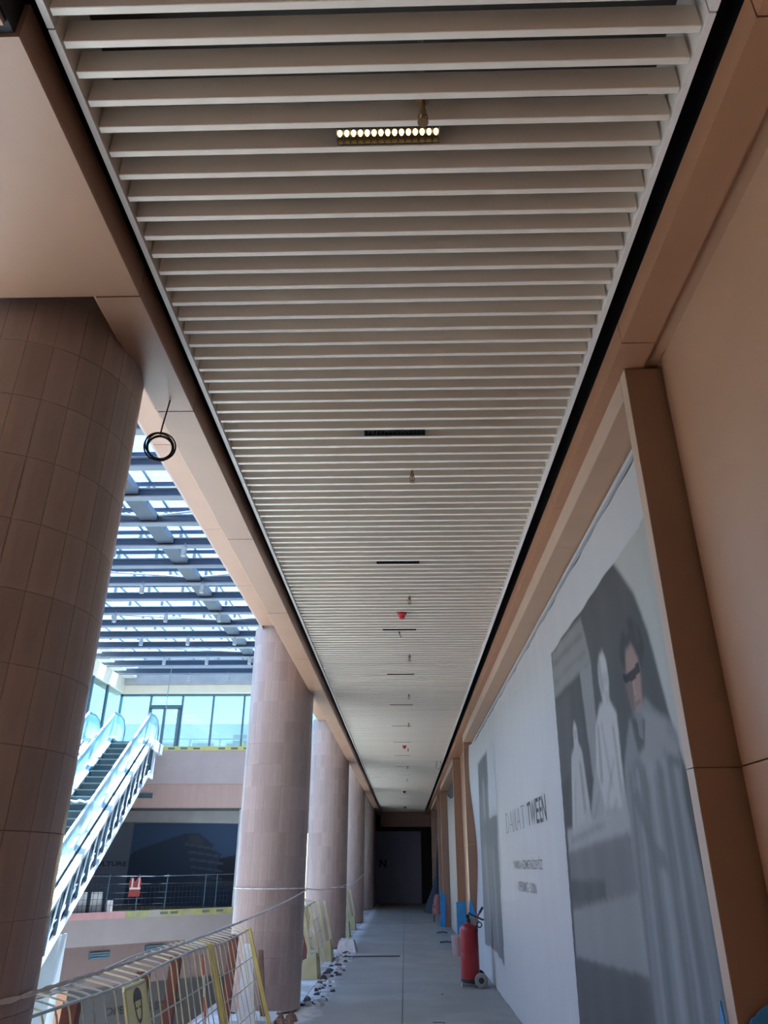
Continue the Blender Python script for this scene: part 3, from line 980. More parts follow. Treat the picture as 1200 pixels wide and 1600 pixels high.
t = ob('dropped_wire', MB().tube([(-.036, 7.97, ZC + .05), (-.036, 7.97, ZC - .02), (-.028, 7.97, ZC - .05), (-.015, 7.98, ZC - .045)], .004, 5)
       .tube([(-.036, 7.97, ZC - .02), (-.05, 7.97, ZC + .02)], .004, 5), mats=M['cable'])
tag(t, 'short dark wire end poking through the slats past the red detector', 'wire')
t = ob('hanging_wire', MB().tube([(.84, 19.17, ZC + .03), (.80, 19.17, ZC - .05), (.80, 19.17, ZC - .16), (.87, 19.17, ZC - .21), (.92, 19.17, ZC - .1)], .006, 5)
       .tube([(.90, 19.17, ZC + .03), (.93, 19.17, ZC - .08), (.96, 19.17, ZC - .19), (.98, 19.17, ZC - .2)], .006, 5), mats=M['cable'])
tag(t, 'thin loops of wire dangling from the ceiling edge near the brown portal', 'wire')

# coil of cable
cc = Vector((-1.2425, 3.2, 3.54))
t = root('cable_coil', (-1.241, 3.2366, ZS))
tag(t, 'coil of black cable hanging from the tan soffit beside the first column', 'cable')
mb = MB()
side = Vector((1, .37, 0)).normalized()
for k in range(6):
    r = .064 + .004 * (k % 3) + random.uniform(-.004, .004)
    tilt = random.uniform(-.25, .25)
    ox, oz = random.uniform(-.006, .006), random.uniform(-.008, .006)
    pts = []
    for j in range(28):
        a = 2 * math.pi * j / 28
        pts.append(cc + side * (r * math.cos(a) + ox) + Vector((0, 0, 1)) * (r * 1.12 * math.sin(a) + oz) + Vector((-.37, 1, 0)) * (tilt * .05 * math.sin(a + k)))
    mb.tube(pts, .0042, 6, closed=True)
ob('coil', mb, t, mats=M['cable'], smooth=True)
ob('drop', MB().tube([(-1.241, 3.2366, ZS + .01), (-1.246, 3.23, ZS - .06), (-1.252, 3.215, ZS - .17), (-1.252, 3.203, cc.z + .072)], .0042, 6), t, mats=M['cable'], smooth=True)

# ------------------------------------------------------------------ ropes
def sag(a, b, s, n=14):
    a, b = Vector(a), Vector(b)
    return [a.lerp(b, i / n) - Vector((0, 0, s * 4 * (i / n) * (1 - i / n))) for i in range(n + 1)]
def arc(cy, a0, a1, z, n=10, r=CR + .012):
    return [Vector((CX + r * math.cos(math.radians(a0 + (a1 - a0) * i / n)), cy + r * math.sin(math.radians(a0 + (a1 - a0) * i / n)), z)) for i in range(n + 1)]
def twisted(name, pts, label, r=.0075):
    t = root(name, tuple(pts[0]))
    tag(t, label, 'rope', 'ropes strung between the columns')
    dense = []
    for a, b in zip(pts[:-1], pts[1:]):
        m = max(1, int((b - a).length / .035))
        dense += [a.lerp(b, j / m) for j in range(m)]
    dense.append(pts[-1])
    for s in (0, 1):
        q = []
        for i, p in enumerate(dense):
            ang = i * .9 + s * math.pi
            q.append(p + Vector((0.35 * math.cos(ang), 0, math.sin(ang))) * r * .55)
        ob('strand', MB().tube(q, r * .75, 5), t, mats=M['rope'], smooth=True)
    return t
twisted('rope', arc(CY[0], -150, -12, 1.195) + sag((CX + CR + .012, CY[0] + .05, 1.197), (CX + CR + .012, CY[1] - .05, 1.305), .05) + arc(CY[1], -2, 60, 1.31, 4),
        'thick twisted rope sloping above the yellow wire fence to the pale column')
twisted('rope', arc(CY[1], -165, -3, 1.335) + sag((CX + CR + .012, CY[1] + .05, 1.325), (CX + CR + .012, CY[2] - .1, 1.23), .05) + arc(CY[2], -5, 60, 1.23, 4),
        'thin rope wrapped level round the pale column and running on to the next', .0055)
twisted('rope', arc(CY[2], -70, -3, 1.17) + sag((CX + CR + .012, CY[2] + .05, 1.17), (CX + CR + .012, CY[3] - .1, 1.36), .02) + arc(CY[3], -5, 60, 1.36, 4),
        'thin rope rising from the third column to the fourth', .0065)

# ------------------------------------------------------------------ wire fence and barriers between columns
def wire_panel(name, ya, yb, label, posts, group='yellow barriers along the slab edge', rail=.0085, wire=.0055, dz=0.0):
    """mesh that leans: foot at x=-1.47, top at x=-1.75, bent back to x=-1.95; top heights given per end"""
    t = root(name, (-1.7, (ya + yb) / 2, 0))
    tag(t, label, 'fence', group)
    L = yb - ya
    zt = lambda y: .95 + dz + .018 * math.sin(y * 2.1)
    top = [(-1.75 + .006 * math.sin(y * 5), y, zt(y)) for y in np.linspace(ya, yb, 14)]
    back = [(-1.95 + .008 * math.sin(y * 3), y, zt(y) + .045 + .012 * math.sin(y * 2.4)) for y in np.linspace(ya, yb, 14)]
    ob('top_rail', MB().tube(top, rail, 6), t, mats=M['greyrail'], smooth=True)
    ob('back_rail', MB().tube(back, rail, 6), t, mats=M['greyrail'], smooth=True)
    ob('back_rail', MB().tube([(x - .02, y, z - .02) for x, y, z in back], rail * .8, 6), t, mats=M['greyrail'], smooth=True)
    n = int(L / .16)
    for i in range(n + 1):
        y = ya + L * i / n + random.uniform(-.012, .012)
        z = zt(y)
        m_ = M['yellowwire'] if random.random() < .6 else M['greyrail']
        b = random.uniform(-.01, .01)
        ob('mesh_wire', MB().tube([(-1.47, y + b, .03), (-1.61 + b, y, .48), (-1.735, y, z - .035), (-1.755, y, z + .008), (-1.80, y, z + .02), (-1.95, y + b, z + .05)], wire, 5), t, mats=m_, smooth=True)
    for z in (.07, .28, .50, .70):
        x = -1.47 - .28 * z / .95
        ob('cross_wire', MB().tube([(x, ya, z), (x + .004, (ya + yb) / 2, z - .01), (x, yb, z)], wire, 5), t, mats=M['greyrail'], smooth=True)
    for y in posts:
        ob('post', MB().hexa([(-1.90, y - .035, .0), (-1.82, y - .035, .0), (-1.82, y + .035, .0), (-1.90, y + .035, .0),
                              (-1.86, y - .035, zt(y) - .01), (-1.78, y - .035, zt(y) - .01), (-1.78, y + .035, zt(y) - .01), (-1.86, y + .035, zt(y) - .01)]), t, mats=M['rust'])
    return t
f1 = wire_panel('wire_fence', 3.65, 7.40, 'long yellowish wire mesh fence with a bent top, next to the dark column', (4.7, 5.9, 6.7))
f2 = wire_panel('wire_fence', 7.52, 9.25, 'short end panel of wire fence against the pale column', (8.9,), wire=.0042)
for f, y in ((f1, 7.43), (f2, 7.49), (f2, 9.3)):
    o = ob('end_leg', MB().hexa([(-1.545, y - .018, .28), (-1.505, y - .018, .28), (-1.505, y + .018, .28), (-1.545, y + .018, .28),
                             (-1.77, y - .018, .975), (-1.73, y - .018, .975), (-1.73, y + .018, .975), (-1.77, y + .018, .975)]), f, mats=M['yellow'])
    ob('end_leg', MB().hexa([(-1.45, y - .018, .005), (-1.41, y - .018, .005), (-1.41, y + .018, .005), (-1.45, y + .018, .005),
                             (-1.545, y - .018, .28), (-1.505, y - .018, .28), (-1.505, y + .018, .28), (-1.545, y + .018, .28)]), f, mats=M['yellow'])
# pale board resting inside the end panel
t = ob('leaning_board', MB().hexa([(-1.83, 9.42, .005), (-1.62, 9.36, .005), (-1.62, 9.40, .005), (-1.83, 9.46, .005), (-1.86, 9.60, .80), (-1.74, 9.56, .80), (-1.74, 9.60, .80), (-1.86, 9.64, .80)]), mats=M['board'])
tag(t, 'grey board leaning behind the short fence panel by the pale column', 'board')
t = ob('timber_prop', MB().hexa([(-1.66, 9.90, .0), (-1.60, 9.90, .0), (-1.60, 9.95, .0), (-1.66, 9.95, .0), (-1.70, 9.72, .72), (-1.65, 9.72, .72), (-1.65, 9.77, .72), (-1.70, 9.77, .72)]), mats=M['rubblebrown'])
tag(t, 'short brown timber prop at the foot of the pale column', 'timber')
# red and white tape strip on the fence joint
t = root('barrier_tape', (-1.7, 7.35, .6))
tag(t, 'strip of red and white barrier tape hanging at the joint of the wire fence', 'tape')
pp = [(-1.772, 7.36, .90), (-1.74, 7.33, .75), (-1.71, 7.30, .60), (-1.69, 7.31, .45), (-1.66, 7.28, .30), (-1.64, 7.27, .15)]
for i in range(5):
    a, b = Vector(pp[i]), Vector(pp[i + 1])
    w = Vector((.0, .035, 0))
    n_ = Vector((.003, 0, .001))
    ob('tape_band', MB().hexa([b - w, b + w, b + w + n_, b - w + n_, a - w, a + w, a + w + n_, a - w + n_]), t, mats=M['tapered' if i % 2 == 0 else 'tapewhite'])

# yellow sign with a helmeted head hung on the fence
sg = root('safety_sign', (-1.72, 5.42, .9))
tag(sg, 'pale yellow sign with a dark helmeted head drawn on it, hung on the wire fence', 'sign')
def sgn(y, z, d=0.0):
    return Vector((-1.715 - .28 * (z - .9) / .95 + d, y, z))
sb = MB()
q = [(5.24, .925), (5.62, .925), (5.64, .905), (5.64, .34), (5.24, .34), (5.22, .36), (5.22, .905)]
sb.prism([sgn(y, z) for y, z in q], (-.012, 0, 0))
ob('plate', sb, sg, mats=M['signyellow'])
for s_ in ([(5.235, .915), (5.625, .915), (5.625, .905), (5.235, .905)], [(5.235, .905), (5.242, .905), (5.242, .36), (5.235, .36)], [(5.618, .905), (5.625, .905), (5.625, .36), (5.618, .36)]):
    ob('border', MB().prism([sgn(y, z, .002) for y, z in s_], (-.002, 0, 0)), sg, mats=M['greyrail'])
def arcp(cy, cz, ry, rz, a0, a1, n=14):
    return [(cy + ry * math.cos(math.radians(a0 + (a1 - a0) * i / n)), cz + rz * math.sin(math.radians(a0 + (a1 - a0) * i / n))) for i in range(n + 1)]
ob('printed_helmet', MB().prism([sgn(y, z, .003) for y, z in arcp(5.44, .845, .075, .055, -5, 185) + [(5.355, .832), (5.525, .832)]], (-.002, 0, 0)), sg, mats=M['ink_grey'])
fo = arcp(5.44, .832, .068, .12, 180, 360)
fi = arcp(5.44, .832, .055, .104, 360, 180)
ob('printed_face', MB().prism([sgn(y, z, .003) for y, z in fo + fi], (-.002, 0, 0)), sg, mats=M['ink_grey'])
for s_ in ([(5.40, 0.800), (5.425, 0.800), (5.425, 0.790), (5.40, 0.790)], [(5.455, 0.800), (5.48, 0.800), (5.48, 0.790), (5.455, 0.790)], [(5.42, 0.735), (5.46, 0.735), (5.46, 0.725), (5.42, 0.725)],
           [(5.36, 0.645), (5.37, 0.655), (5.44, 0.605), (5.44, 0.590)], [(5.52, 0.645), (5.51, 0.655), (5.44, 0.605), (5.44, 0.590)]):
    ob('printed_line', MB().prism([sgn(y, z, .003) for y, z in s_], (-.002, 0, 0)), sg, mats=M['ink_grey'])

# yellow board barriers beyond the pale column
def block_barrier(ya, yb, label):
    t = wire_panel('yellow_barrier', ya, yb, label, (ya + .4, yb - .5), wire=.006)
    for y in (ya, yb):
        ob('foot_block', MB().hexa([(-1.66, y - .28, .003), (-1.38, y - .28, .003), (-1.38, y + .28, .003), (-1.66, y + .28, .003),
                                    (-1.62, y - .26, .26), (-1.42, y - .26, .36), (-1.42, y + .26, .32), (-1.62, y + .26, .24)]), t, mats=M['yellowboard'])
        for x0 in (-1.60, -1.72):
            ob('leg', MB().hexa([(x0 + .16, y - .02, .25), (x0 + .22, y - .02, .25), (x0 + .22, y + .02, .25), (x0 + .16, y + .02, .25),
                                 (x0, y - .02, .99), (x0 + .05, y - .02, .99), (x0 + .05, y + .02, .99), (x0, y + .02, .99)]), t, mats=M['yellowboard'])
    return t
block_barrier(13.6, 16.0, 'yellow mesh barrier on block feet between the pale column and the next')
block_barrier(20.9, 23.3, 'small yellow mesh barrier in front of the fourth column')
t = ob('plaster_lump', MB().hexa([(-1.42, 17.3, .002), (-1.02, 17.25, .002), (-1.0, 17.65, .002), (-1.40, 17.7, .002), (-1.38, 17.35, .20), (-1.08, 17.32, .24), (-1.06, 17.6, .20), (-1.34, 17.6, .24)]), mats=M['rubble'])
tag(t, 'big pale plaster lump at the foot of the third column', 'rubble')

# ------------------------------------------------------------------ rubble along the slab edge
def chunk(x, y, s, m, flat=.5):
    k = 7
    mb = MB()
    a0 = random.random() * 6
    bot, top = [], []
    for j in range(k):
        a = a0 + 2 * math.pi * j / k
        r = s * random.uniform(.6, 1.15)
        bot.append((r * math.cos(a), r * math.sin(a) * 1.3, 0.0))
        top.append((r * .65 * math.cos(a), r * .65 * math.sin(a) * 1.3, s * flat * random.uniform(.6, 1.2)))
    mb.add(bot + top, [tuple(range(k))[::-1], tuple(range(k, 2 * k))] + [(j, (j + 1) % k, k + (j + 1) % k, k + j) for j in range(k)])
    return ob('rubble_chunk', mb, None, (x, y, .003), mats=M[m])
for i in range(90):
    y = 11.0 + 6.2 * random.random() ** 1.3
    x = -1.34 + (.02 + .30 * random.random() ** 1.5)
    dark = random.random() < .36
    o = chunk(x, y, random.uniform(.02, .075), 'rubbledark' if dark else 'rubble', random.uniform(.25, .7))
    zone = 'nearest the pale column' if y < 12.3 else ('beside the first yellow barrier foot' if y < 14.4 else ('between the yellow barrier feet' if y < 16 else 'by the end of the green rod'))
    d_ = max(o.dimensions.x, o.dimensions.y)
    siz = 'tiny' if d_ < .08 else ('small' if d_ < .14 else 'larger')
    tag(o, f'{siz} dark broken chip in the rubble {zone}' if dark else f'{siz} pale mortar lump in the rubble {zone}', 'rubble',
        'dark rubble along the slab edge' if dark else 'pale rubble along the slab edge')
for i in range(12):
    o = chunk(-1.40 + random.uniform(-.06, .12), 9.75 + random.uniform(-.1, .35), random.uniform(.03, .07), 'rubblebrown', random.uniform(.7, 1.4))
    tag(o, 'brown shard in the heap in front of the pale column', 'rubble', 'brown shards by the pale column')
t = ob('slab_offcut', MB().box(-1.98, 9.62, .003, -1.46, 10.22, .06), mats=M['whitebuild'])
tag(t, 'white slab under the fence end in front of the pale column', 'slab')
t = ob('metal_rod', MB().tube([(-1.35, 16.42, .014), (-.12, 16.6, .014)], .012, 6), mats=M['greenrod'], smooth=True)
tag(t, 'thin dark green rod lying across the floor', 'rod')
for x, y, lab in ((.42, 9.95, 'small dark scrap on the floor in the middle of the walkway'), (.50, 12.0, 'tiny scrap on the floor near the extinguisher')):
    o = chunk(x, y, .022, 'rubbledark', .3)
    o.name = 'floor_scrap'
    tag(o, lab, 'scrap')
o = ob('cut_line_strip', MB().box(.30, 9.98, .0, .40, 10.0, .004), mats=M['rubbledark'])
tag(o, 'short dark strip lying flat on the floor beside a scrap', 'scrap')

# ------------------------------------------------------------------ wheeled fire extinguisher
ex = root('fire_extinguisher', (.955, 12.75, 0))
tag(ex, 'red wheeled fire extinguisher standing against the white hoarding', 'extinguisher')
ob('cylinder', MB().lathe([(0, .075), (.11, .078), (.135, .10), (.138, .13), (.138, .70), (.134, .74), (.118, .775), (.085, .80), (.04, .815), (.035, .83), (0, .83)], k=32), ex, (.955, 12.75, 0), mats=M['red'], smooth=True)
ob('foot_band', MB().lathe([(.12, .05), (.141, .06), (.141, .10), (.12, .10)], k=32), ex, (.955, 12.75, 0), mats=M['rubber'], smooth=True)
fr = MB()
fr.tube([(.82, 12.66, .075), (.82, 12.64, .008), (.98, 12.62, .008), (1.10, 12.64, .06)], .008, 6)
fr.tube([(.82, 12.84, .075), (.82, 12.86, .008), (.98, 12.88, .008), (1.10, 12.86, .06)], .008, 6)
fr.tube([(.82, 12.64, .008), (.82, 12.86, .008)], .008, 6)
ob('stand_frame', fr, ex, mats=M['steel'], smooth=True)
for y in (12.56, 12.93):
    w = ob('wheel', MB().lathe([(.05, -.022), (.085, -.024), (.096, -.016), (.098, 0), (.096, .016), (.085, .024), (.05, .022)], k=28, axis='y'), ex, (1.095, y, .098), mats=M['wheelgrey' if y < 12.7 else 'rubber'], smooth=True)
    ob('hub', MB().lathe([(0, -.028), (.02, -.026), (.06, -.018), (.06, .018), (.02, .026), (0, .028)], k=20, axis='y'), w, (1.095, y, .098), mats=M['rubber'], smooth=True)
ob('axle', MB().tube([(1.095, 12.55, .098), (1.095, 12.94, .098)], .01, 8), ex, mats=M['steel'], smooth=True)
vv = MB()
vv.lathe([(.028, .81), (.028, .87), (.018, .875), (.018, .93), (0, .93)], c=(.955, 12.75, 0), k=12)
ob('valve', vv, ex, mats=M['rubber'], smooth=True)
ob('gauge', MB().lathe([(0, -.012), (.03, -.012), (.03, .012), (0, .012)], c=(.945, 12.68, .91), k=14, axis='y'), ex, mats=M['rubber'], smooth=True)
hd = MB()
hd.hexa([(.985, 12.70, .79), (1.09, 12.70, .74), (1.09, 12.80, .74), (.985, 12.80, .79), (.985, 12.70, .90), (1.10, 12.70, .89), (1.10, 12.80, .89), (.985, 12.80, .90)])
ob('valve_block', hd, ex, mats=M['wheelgrey'])
ob('trigger_lever', MB().tube([(.96, 12.72, .955), (1.04, 12.72, .915), (1.17, 12.71, .865), (1.19, 12.71, .87)], .013, 8), ex, mats=M['rubber'], smooth=True)
ob('carry_handle', MB().tube([(1.085, 12.73, .90), (1.13, 12.73, .955), (1.18, 12.73, 1.03)], [.016, .015, .012], 8), ex, mats=M['redplastic'], smooth=True)
ob('handle_grip', MB().tube([(1.13, 12.73, .957), (1.182, 12.73, 1.034)], .018, 8), ex, mats=M['rubber'], smooth=True)
hs = [Vector((1.10, 12.70, .85))]
for j in range(16):
    a = j / 16 * 2 * math.pi * 1.3
    hs.append(Vector((1.115 + .035 * math.cos(a + 1.5), 12.68, .80 + .035 * math.sin(a + 1.5))))
ob('hose', MB().tube(hs, .009, 7), ex, mats=M['rubber'], smooth=True)
ob('hose', MB().tube([(1.06, 12.70, .78), (1.075, 12.67, .73), (1.07, 12.67, .70)], .016, 7), ex, mats=M['rubber'], smooth=True)
ob('label_plate', MB().lathe([(.1385, .46), (.1385, .54)], k=32), ex, (.955, 12.75, 0), mats=M['red'], smooth=True)

t = root('bucket', (1.05, 16.9, 0))
tag(t, 'dusty pink plastic bucket half hidden behind the red extinguisher', 'bucket')
ob('body', MB().lathe([(.11, .0), (.115, .005), (.145, .33), (.15, .335), (.15, .35), (.138, .35), (.138, .33), (.108, .02), (0, .02)], k=24), t, (1.05, 16.9, 0), mats=M['translucent_pink'], smooth=True)
ob('handle', MB().tube([(1.05 + .148 * math.cos(a), 16.9 - .05 * math.sin(a), .34 - .10 * math.sin(a)) for a in np.linspace(0, math.pi, 12)], .004, 5), t, mats=M['steel'], smooth=True)
t = ob('wire_peg', MB().tube([(.985, 14.9, .0), (.985, 14.9, .17), (.965, 14.9, .19)], .007, 5).tube([(.985, 14.9, .008), (1.06, 14.9, .008)], .007, 5), mats=M['rust'])
tag(t, 'thin bent wire peg on the floor behind the red extinguisher', 'wire')

# blue protective film
def film(pts, label, th=(-.006, -.004, 0)):
    mb = MB()
    mb.prism(pts, th)
    o = ob('protective_film', mb, mats=M['bluefilm'])
    tag(o, label, 'film', 'blue protective film on the portal feet')
    return o
t = root('protective_film', (XP, 17.8, 0))
tag(t, 'blue film wrapped round the foot of the second portal, behind the extinguisher', 'film', 'blue protective film on the portal feet')
ob('front_wrap', MB().hexa([(1.11, 17.782, .02), (1.30, 17.782, .02), (1.30, 17.793, .02), (1.11, 17.793, .02), (1.105, 17.782, .90), (1.29, 17.782, .92), (1.29, 17.793, .92), (1.105, 17.793, .90)]), t, mats=M['bluefilm'])
ob('side_wrap', MB().hexa([(1.095, 17.785, .01), (1.11, 17.785, .01), (1.118, 17.90, .01), (1.10, 17.90, .01), (1.09, 17.785, .90), (1.105, 17.785, .90), (1.118, 17.90, .86), (1.10, 17.90, .86)]), t, mats=M['bluefilm'])
film([(1.10, 14.37, .0), (1.14, 14.37, .02), (1.145, 14.37, .62), (1.22, 14.37, .66), (1.235, 14.37, .82), (1.17, 14.37, .96), (1.13, 14.37, 1.12), (1.10, 14.37, .95)], 'torn flapping blue film on the portal edge just above the extinguisher valve', (.0, .008, 0))
film([(.99, 24.36, .02), (1.16, 24.36, .0), (1.17, 24.36, .82), (1.10, 24.36, .88), (1.04, 24.36, 1.02), (1.02, 24.36, .7), (1.03, 24.36, .3)], 'ragged blue film beside the draped stand', (.0, .008, 0))
t = root('protective_film', (1.18, 3.0, .9))
tag(t, 'bright blue film on the foot of the first brown portal', 'film', 'blue protective film on the portal feet')
ob('torn_peak', MB().prism([(1.115, 3.085, .0), (1.115, 3.10, .0), (1.112, 3.20, .9), (1.112, 3.15, 1.05), (1.111, 3.095, 1.175), (1.113, 3.085, 1.05)], (-.006, 0, 0)), t, mats=M['bluefilm'])
ob('front_wrap', MB().prism([(1.13, 2.995, .0), (1.36 - .07, 2.995, .0), (1.255, 2.995, 1.08), (1.243, 2.995, 1.165), (1.225, 2.995, 1.178), (1.195, 2.995, 1.16), (1.18, 2.995, 1.145), (1.165, 2.995, 1.14), (1.148, 2.995, 1.11)], (0, -.01, 0)), t, mats=M['bluefilm'])

# draped stand and dark tarpaulin near the end
t = root('draped_stand', (1.02, 26.5, 0))
tag(t, 'little metal stand heaped with dusty red cloth beside the blue film', 'stand')
for x, y in ((.92, 26.4), (1.13, 26.4), (.92, 26.65), (1.13, 26.65)):
    ob('leg', MB().tube([(x - .02 * (1 if x < 1 else -1), y, 0), (x, y, .42)], .013, 6), t, mats=M['rubber'])
ob('top', MB().box(.89, 26.37, .42, 1.16, 26.68, .45), t, mats=M['rubber'])
ob('cloth', MB().lathe([(.17, .22), (.175, .34), (.155, .46), (.12, .55), (.125, .62), (.09, .70), (.05, .78), (0, .80)], c=(1.02, 26.5, 0), k=11), t, mats=M['pinkcloth'], smooth=True)
t = root('tarpaulin', (1.1, 31.5, 0))
tag(t, 'dark navy tarpaulin hanging in a narrow cone from the wall near the end hoarding', 'tarpaulin')
mb = MB()
lv = [(0.01, 2.55), (.06, 1.9), (.13, 1.25), (.26, .75), (.42, .35), (.52, .02)]
k = 14
for r, z in lv:
    for j in range(k):
        a = math.pi / 2 + math.pi * j / (k - 1)
        rr = r * (1 + .16 * (j % 2))
        mb.v.append((1.295 + rr * math.cos(a), 31.5 + rr * 1.2 * math.sin(a), z))
for i in range(len(lv) - 1):
    for j in range(k - 1):
        mb.f.append((i * k + j, i * k + j + 1, (i + 1) * k + j + 1, (i + 1) * k + j))
mb.mi = [0] * len(mb.f)
ob('cloth', mb, t, mats=M['tarp'])
ob('hook', MB().tube([(1.30, 31.5, 2.5), (1.27, 31.5, 2.56), (1.25, 31.5, 2.54)], .012, 6), t, mats=M['steel'])
for x, y, lab in ((.98, 22.2, 'thin dark offcut on the floor in front of the second portal'), (.95, 19.5, 'curled dark offcut lying nearer the blue wrapped foot')):
    o = ob('floor_offcut', MB().tube([(x - .16, y, .012), (x, y + .03, .03), (x + .12, y, .012)], .013, 5), mats=M['rubber'])
    tag(o, lab, 'offcut')

# ================================================================== ATRIUM
# lower floor and enclosing walls
struct(ob('floor_lower', MB().box(-17, -6, -6.3, -2.4, 45, -6.0), mats=M['lowfloor']))
struct(ob('wall_atrium_left', MB().box(-17, -6, -6, -15.6, 40, 5.9), mats=M['bandbrown']))
struct(ob('wall_atrium_side', MB().box(-2.46, -6, -6, -2.40, YE, -1.1), mats=M['bandgrey']))
# far building front: transverse upper bands
wf = struct(ob('wall_far', MB().box(-15.6, 31.6, 3.75, -2.1, 39.5, 5.88), mats=M['bandgrey']))
for i in range(8):
    x0, x1 = -15.6 + 13.4 * i / 8, -15.6 + 13.4 * (i + 1) / 8
    if i in (0,):
        pass
ob('upper_band', MB().box(-15.6, 31.0, 4.55, -2.1, 31.6, 5.9), wf, mats=M['bandgrey'])
ob('brown_band', MB().box(-15.6, 31.06, 3.66, -2.1, 31.59, 4.548), wf, mats=M['bandbrown'])
ob('shop_soffit', MB().box(-15.6, 31.2, 3.62, -2.1, 34.0, 3.66), wf, mats=M['darksoffit'])
ob('shop_bulkhead', MB().hexa([(-15.5, 32.3, 3.25), (-2.1, 32.3, 3.10), (-2.1, 32.97, 3.10), (-15.5, 32.97, 3.25), (-15.5, 32.3, 3.62), (-2.1, 32.3, 3.62), (-2.1, 32.97, 3.62), (-15.5, 32.97, 3.62)]), wf, mats=M['bulkhead'])
ob('reveal', MB().box(-6.56, 31.1, .05, -6.40, 33.2, 3.62), wf, mats=M['bulkhead'])
# printed dark hoarding in the opening
hp = root('dark_print_hoarding', (-10, 33, 0))
tag(hp, 'dark blue printed hoarding showing a building, across the atrium under the brown band', 'hoarding')
ob('board', MB().box(-15.5, 33.0, .1, -6.56, 33.1, 3.2), hp, mats=M['hoardgrey'])
b0 = (.05, .09, .17)
it = [
    ([(-15.5, .1), (-11.35, .1), (-11.35, 3.2), (-15.5, 3.2)], (.15, .185, .23), 0, 1),
    ([(-11.35, 2.0), (-11.0, 2.2), (-9.2, 2.78), (-8.55, 2.78), (-7.9, 2.35), (-7.95, 2.2), (-7.55, 2.0), (-7.6, 1.85), (-6.5, 2.1), (-6.5, .1), (-11.35, .1)], (.034, .052, .085), .03, 1),
    ([(-7.6, 1.86), (-6.5, 2.05), (-6.5, 1.0), (-7.8, 1.0)], (.022, .03, .045), .04, 1),
]
for k in range(5):
    z = 2.35 - .28 * k
    it.append(([(-9.1 + .1 * k, z + .08), (-7.9 + .22 * min(k, 2), z - .10), (-7.9 + .22 * min(k, 2), z - .17), (-9.1 + .1 * k, z)], (.085, .10, .12), .02, .8))
it += [([(-9.0, 2.7), (-8.6, 2.7), (-8.3, 2.4), (-8.9, 2.4)], (.075, .085, .10), .05, .7),
       ([(-8.9, 1.0), (-6.8, .98), (-6.8, .86), (-8.9, .9)], (.10, .11, .11), .05, .7)]
U, V, img = paint(-15.4, -6.57, .12, 3.18, .045, b0, it, .02)
print_mesh('photo_print', U, V, img, lambda x, z: np.stack([x, np.full_like(x, 32.992), z], 1), hp)
text_part('letter', 'CULTURE', (-12.95, 32.985, 1.56), (1, 0, 0), (0, 0, 1), .17, 1.50, M['ink'], hp, bold=.02)
text_part('letter', 'OPENING SOON', (-13.1, 32.985, 1.16), (1, 0, 0), (0, 0, 1), .10, 1.25, M['ink'], hp)

# angled lower slab: runs from A towards B and beyond
A = Vector((-6.6, 31.0, 0)); B = Vector((-10.8, 26.6, 0))
dv = (B - A).normalized(); nv = Vector((0.723, -0.690, 0))
def ang(s, out, z):
    p = A + dv * s + nv * out
    return (p.x, p.y, z)
def abox(s0, s1, o0, o1, z0, z1):
    return MB().hexa([ang(s0, o0, z0), ang(s0, o1, z0), ang(s1, o1, z0), ang(s1, o0, z0), ang(s0, o0, z1), ang(s0, o1, z1), ang(s1, o1, z1), ang(s1, o0, z1)])
S0, S1 = -4.0, 12.6
wa = struct(ob('wall_far_lower', abox(S0, S1, -.4, 0.0, -.78, .05), mats=M['bandgrey_shaded']))
ob('brown_band', abox(S0, S1, -.45, -.05, -1.95, -.782), wa, mats=M['bandbrown_shaded'])
ob('deck', MB().prism([ang(S0, -.4, -.05), ang(S1, -.4, -.05), (-15.6, 24, -.05), (-15.6, 34.5, -.05), (-2.2, 36, -.05)], (0, 0, .09)), wa, mats=M['plenum'])
ob('lower_soffit', MB().prism([ang(S0, -.45, -1.99), ang(S1, -.45, -1.99), (-15.6, 24, -1.99), (-15.6, 34.5, -1.99), (-2.2, 36, -1.99)], (0, 0, .03)), wa, mats=M['darksoffit'])
hl = root('lower_hoarding', ang(5, -1.0, -6))
tag(hl, 'dim grey brown hoarding lettered in black on the floor below, behind the wire fence', 'hoarding')
ob('board', abox(-2.0, 8.2, -1.1, -1.0, -6, -1.995), hl, mats=M['lowhoard'])
ur = -dv
text_part('letter', 'OPENING SOON', ang(3.95, -.995, -2.93), tuple(ur), (0, 0, 1), .24, 2.95, M['ink'], hl, bold=.02)
t = ob('orange_pier', abox(5.65, 6.35, -.95, -.3, -6, -1.995), mats=M['orange'])
tag(t, 'orange pier below the far slab beside the pale pylon', 'pier')
t = ob('dark_shopfront', abox(6.4, 9.5, -1.15, -1.02, -6, -1.995), mats=M['endwall'])
tag(t, 'dark shopfront panel left of the orange pier', 'shopfront')
def vent(a, b, o, z0, z1, lab, angled=True, pos=None):
    t = root('air_vent', ang(a, o, z0) if angled else pos)
    tag(t, lab, 'vent', 'dark slot vents on the bands')
    if angled:
        ob('frame', abox(a, b, o, o + .03, z0, z1), t, mats=M['escbar'])
        for k in range(3):
            zz_ = z0 + (z1 - z0) * (k + .5) / 3
            ob('louvre', abox(a + .04, b - .04, o + .03, o + .06, zz_ - .02, zz_ + .02), t, mats=M['mullion'])
    else:
        x, y, z = pos
        ob('frame', MB().box(a, y - .03, z0, b, y, z1), t, mats=M['escbar'])
        for k in range(3):
            zz_ = z0 + (z1 - z0) * (k + .5) / 3
            ob('louvre', MB().box(a + .04, y - .06, zz_ - .02, b - .04, y - .03, zz_ + .02), t, mats=M['mullion'])
vent(-10.95, -10.12, 0, 4.02, 4.20, 'dark slot vent on the upper brown band beside the escalator', False, (-10.5, 31.06, 4.1))
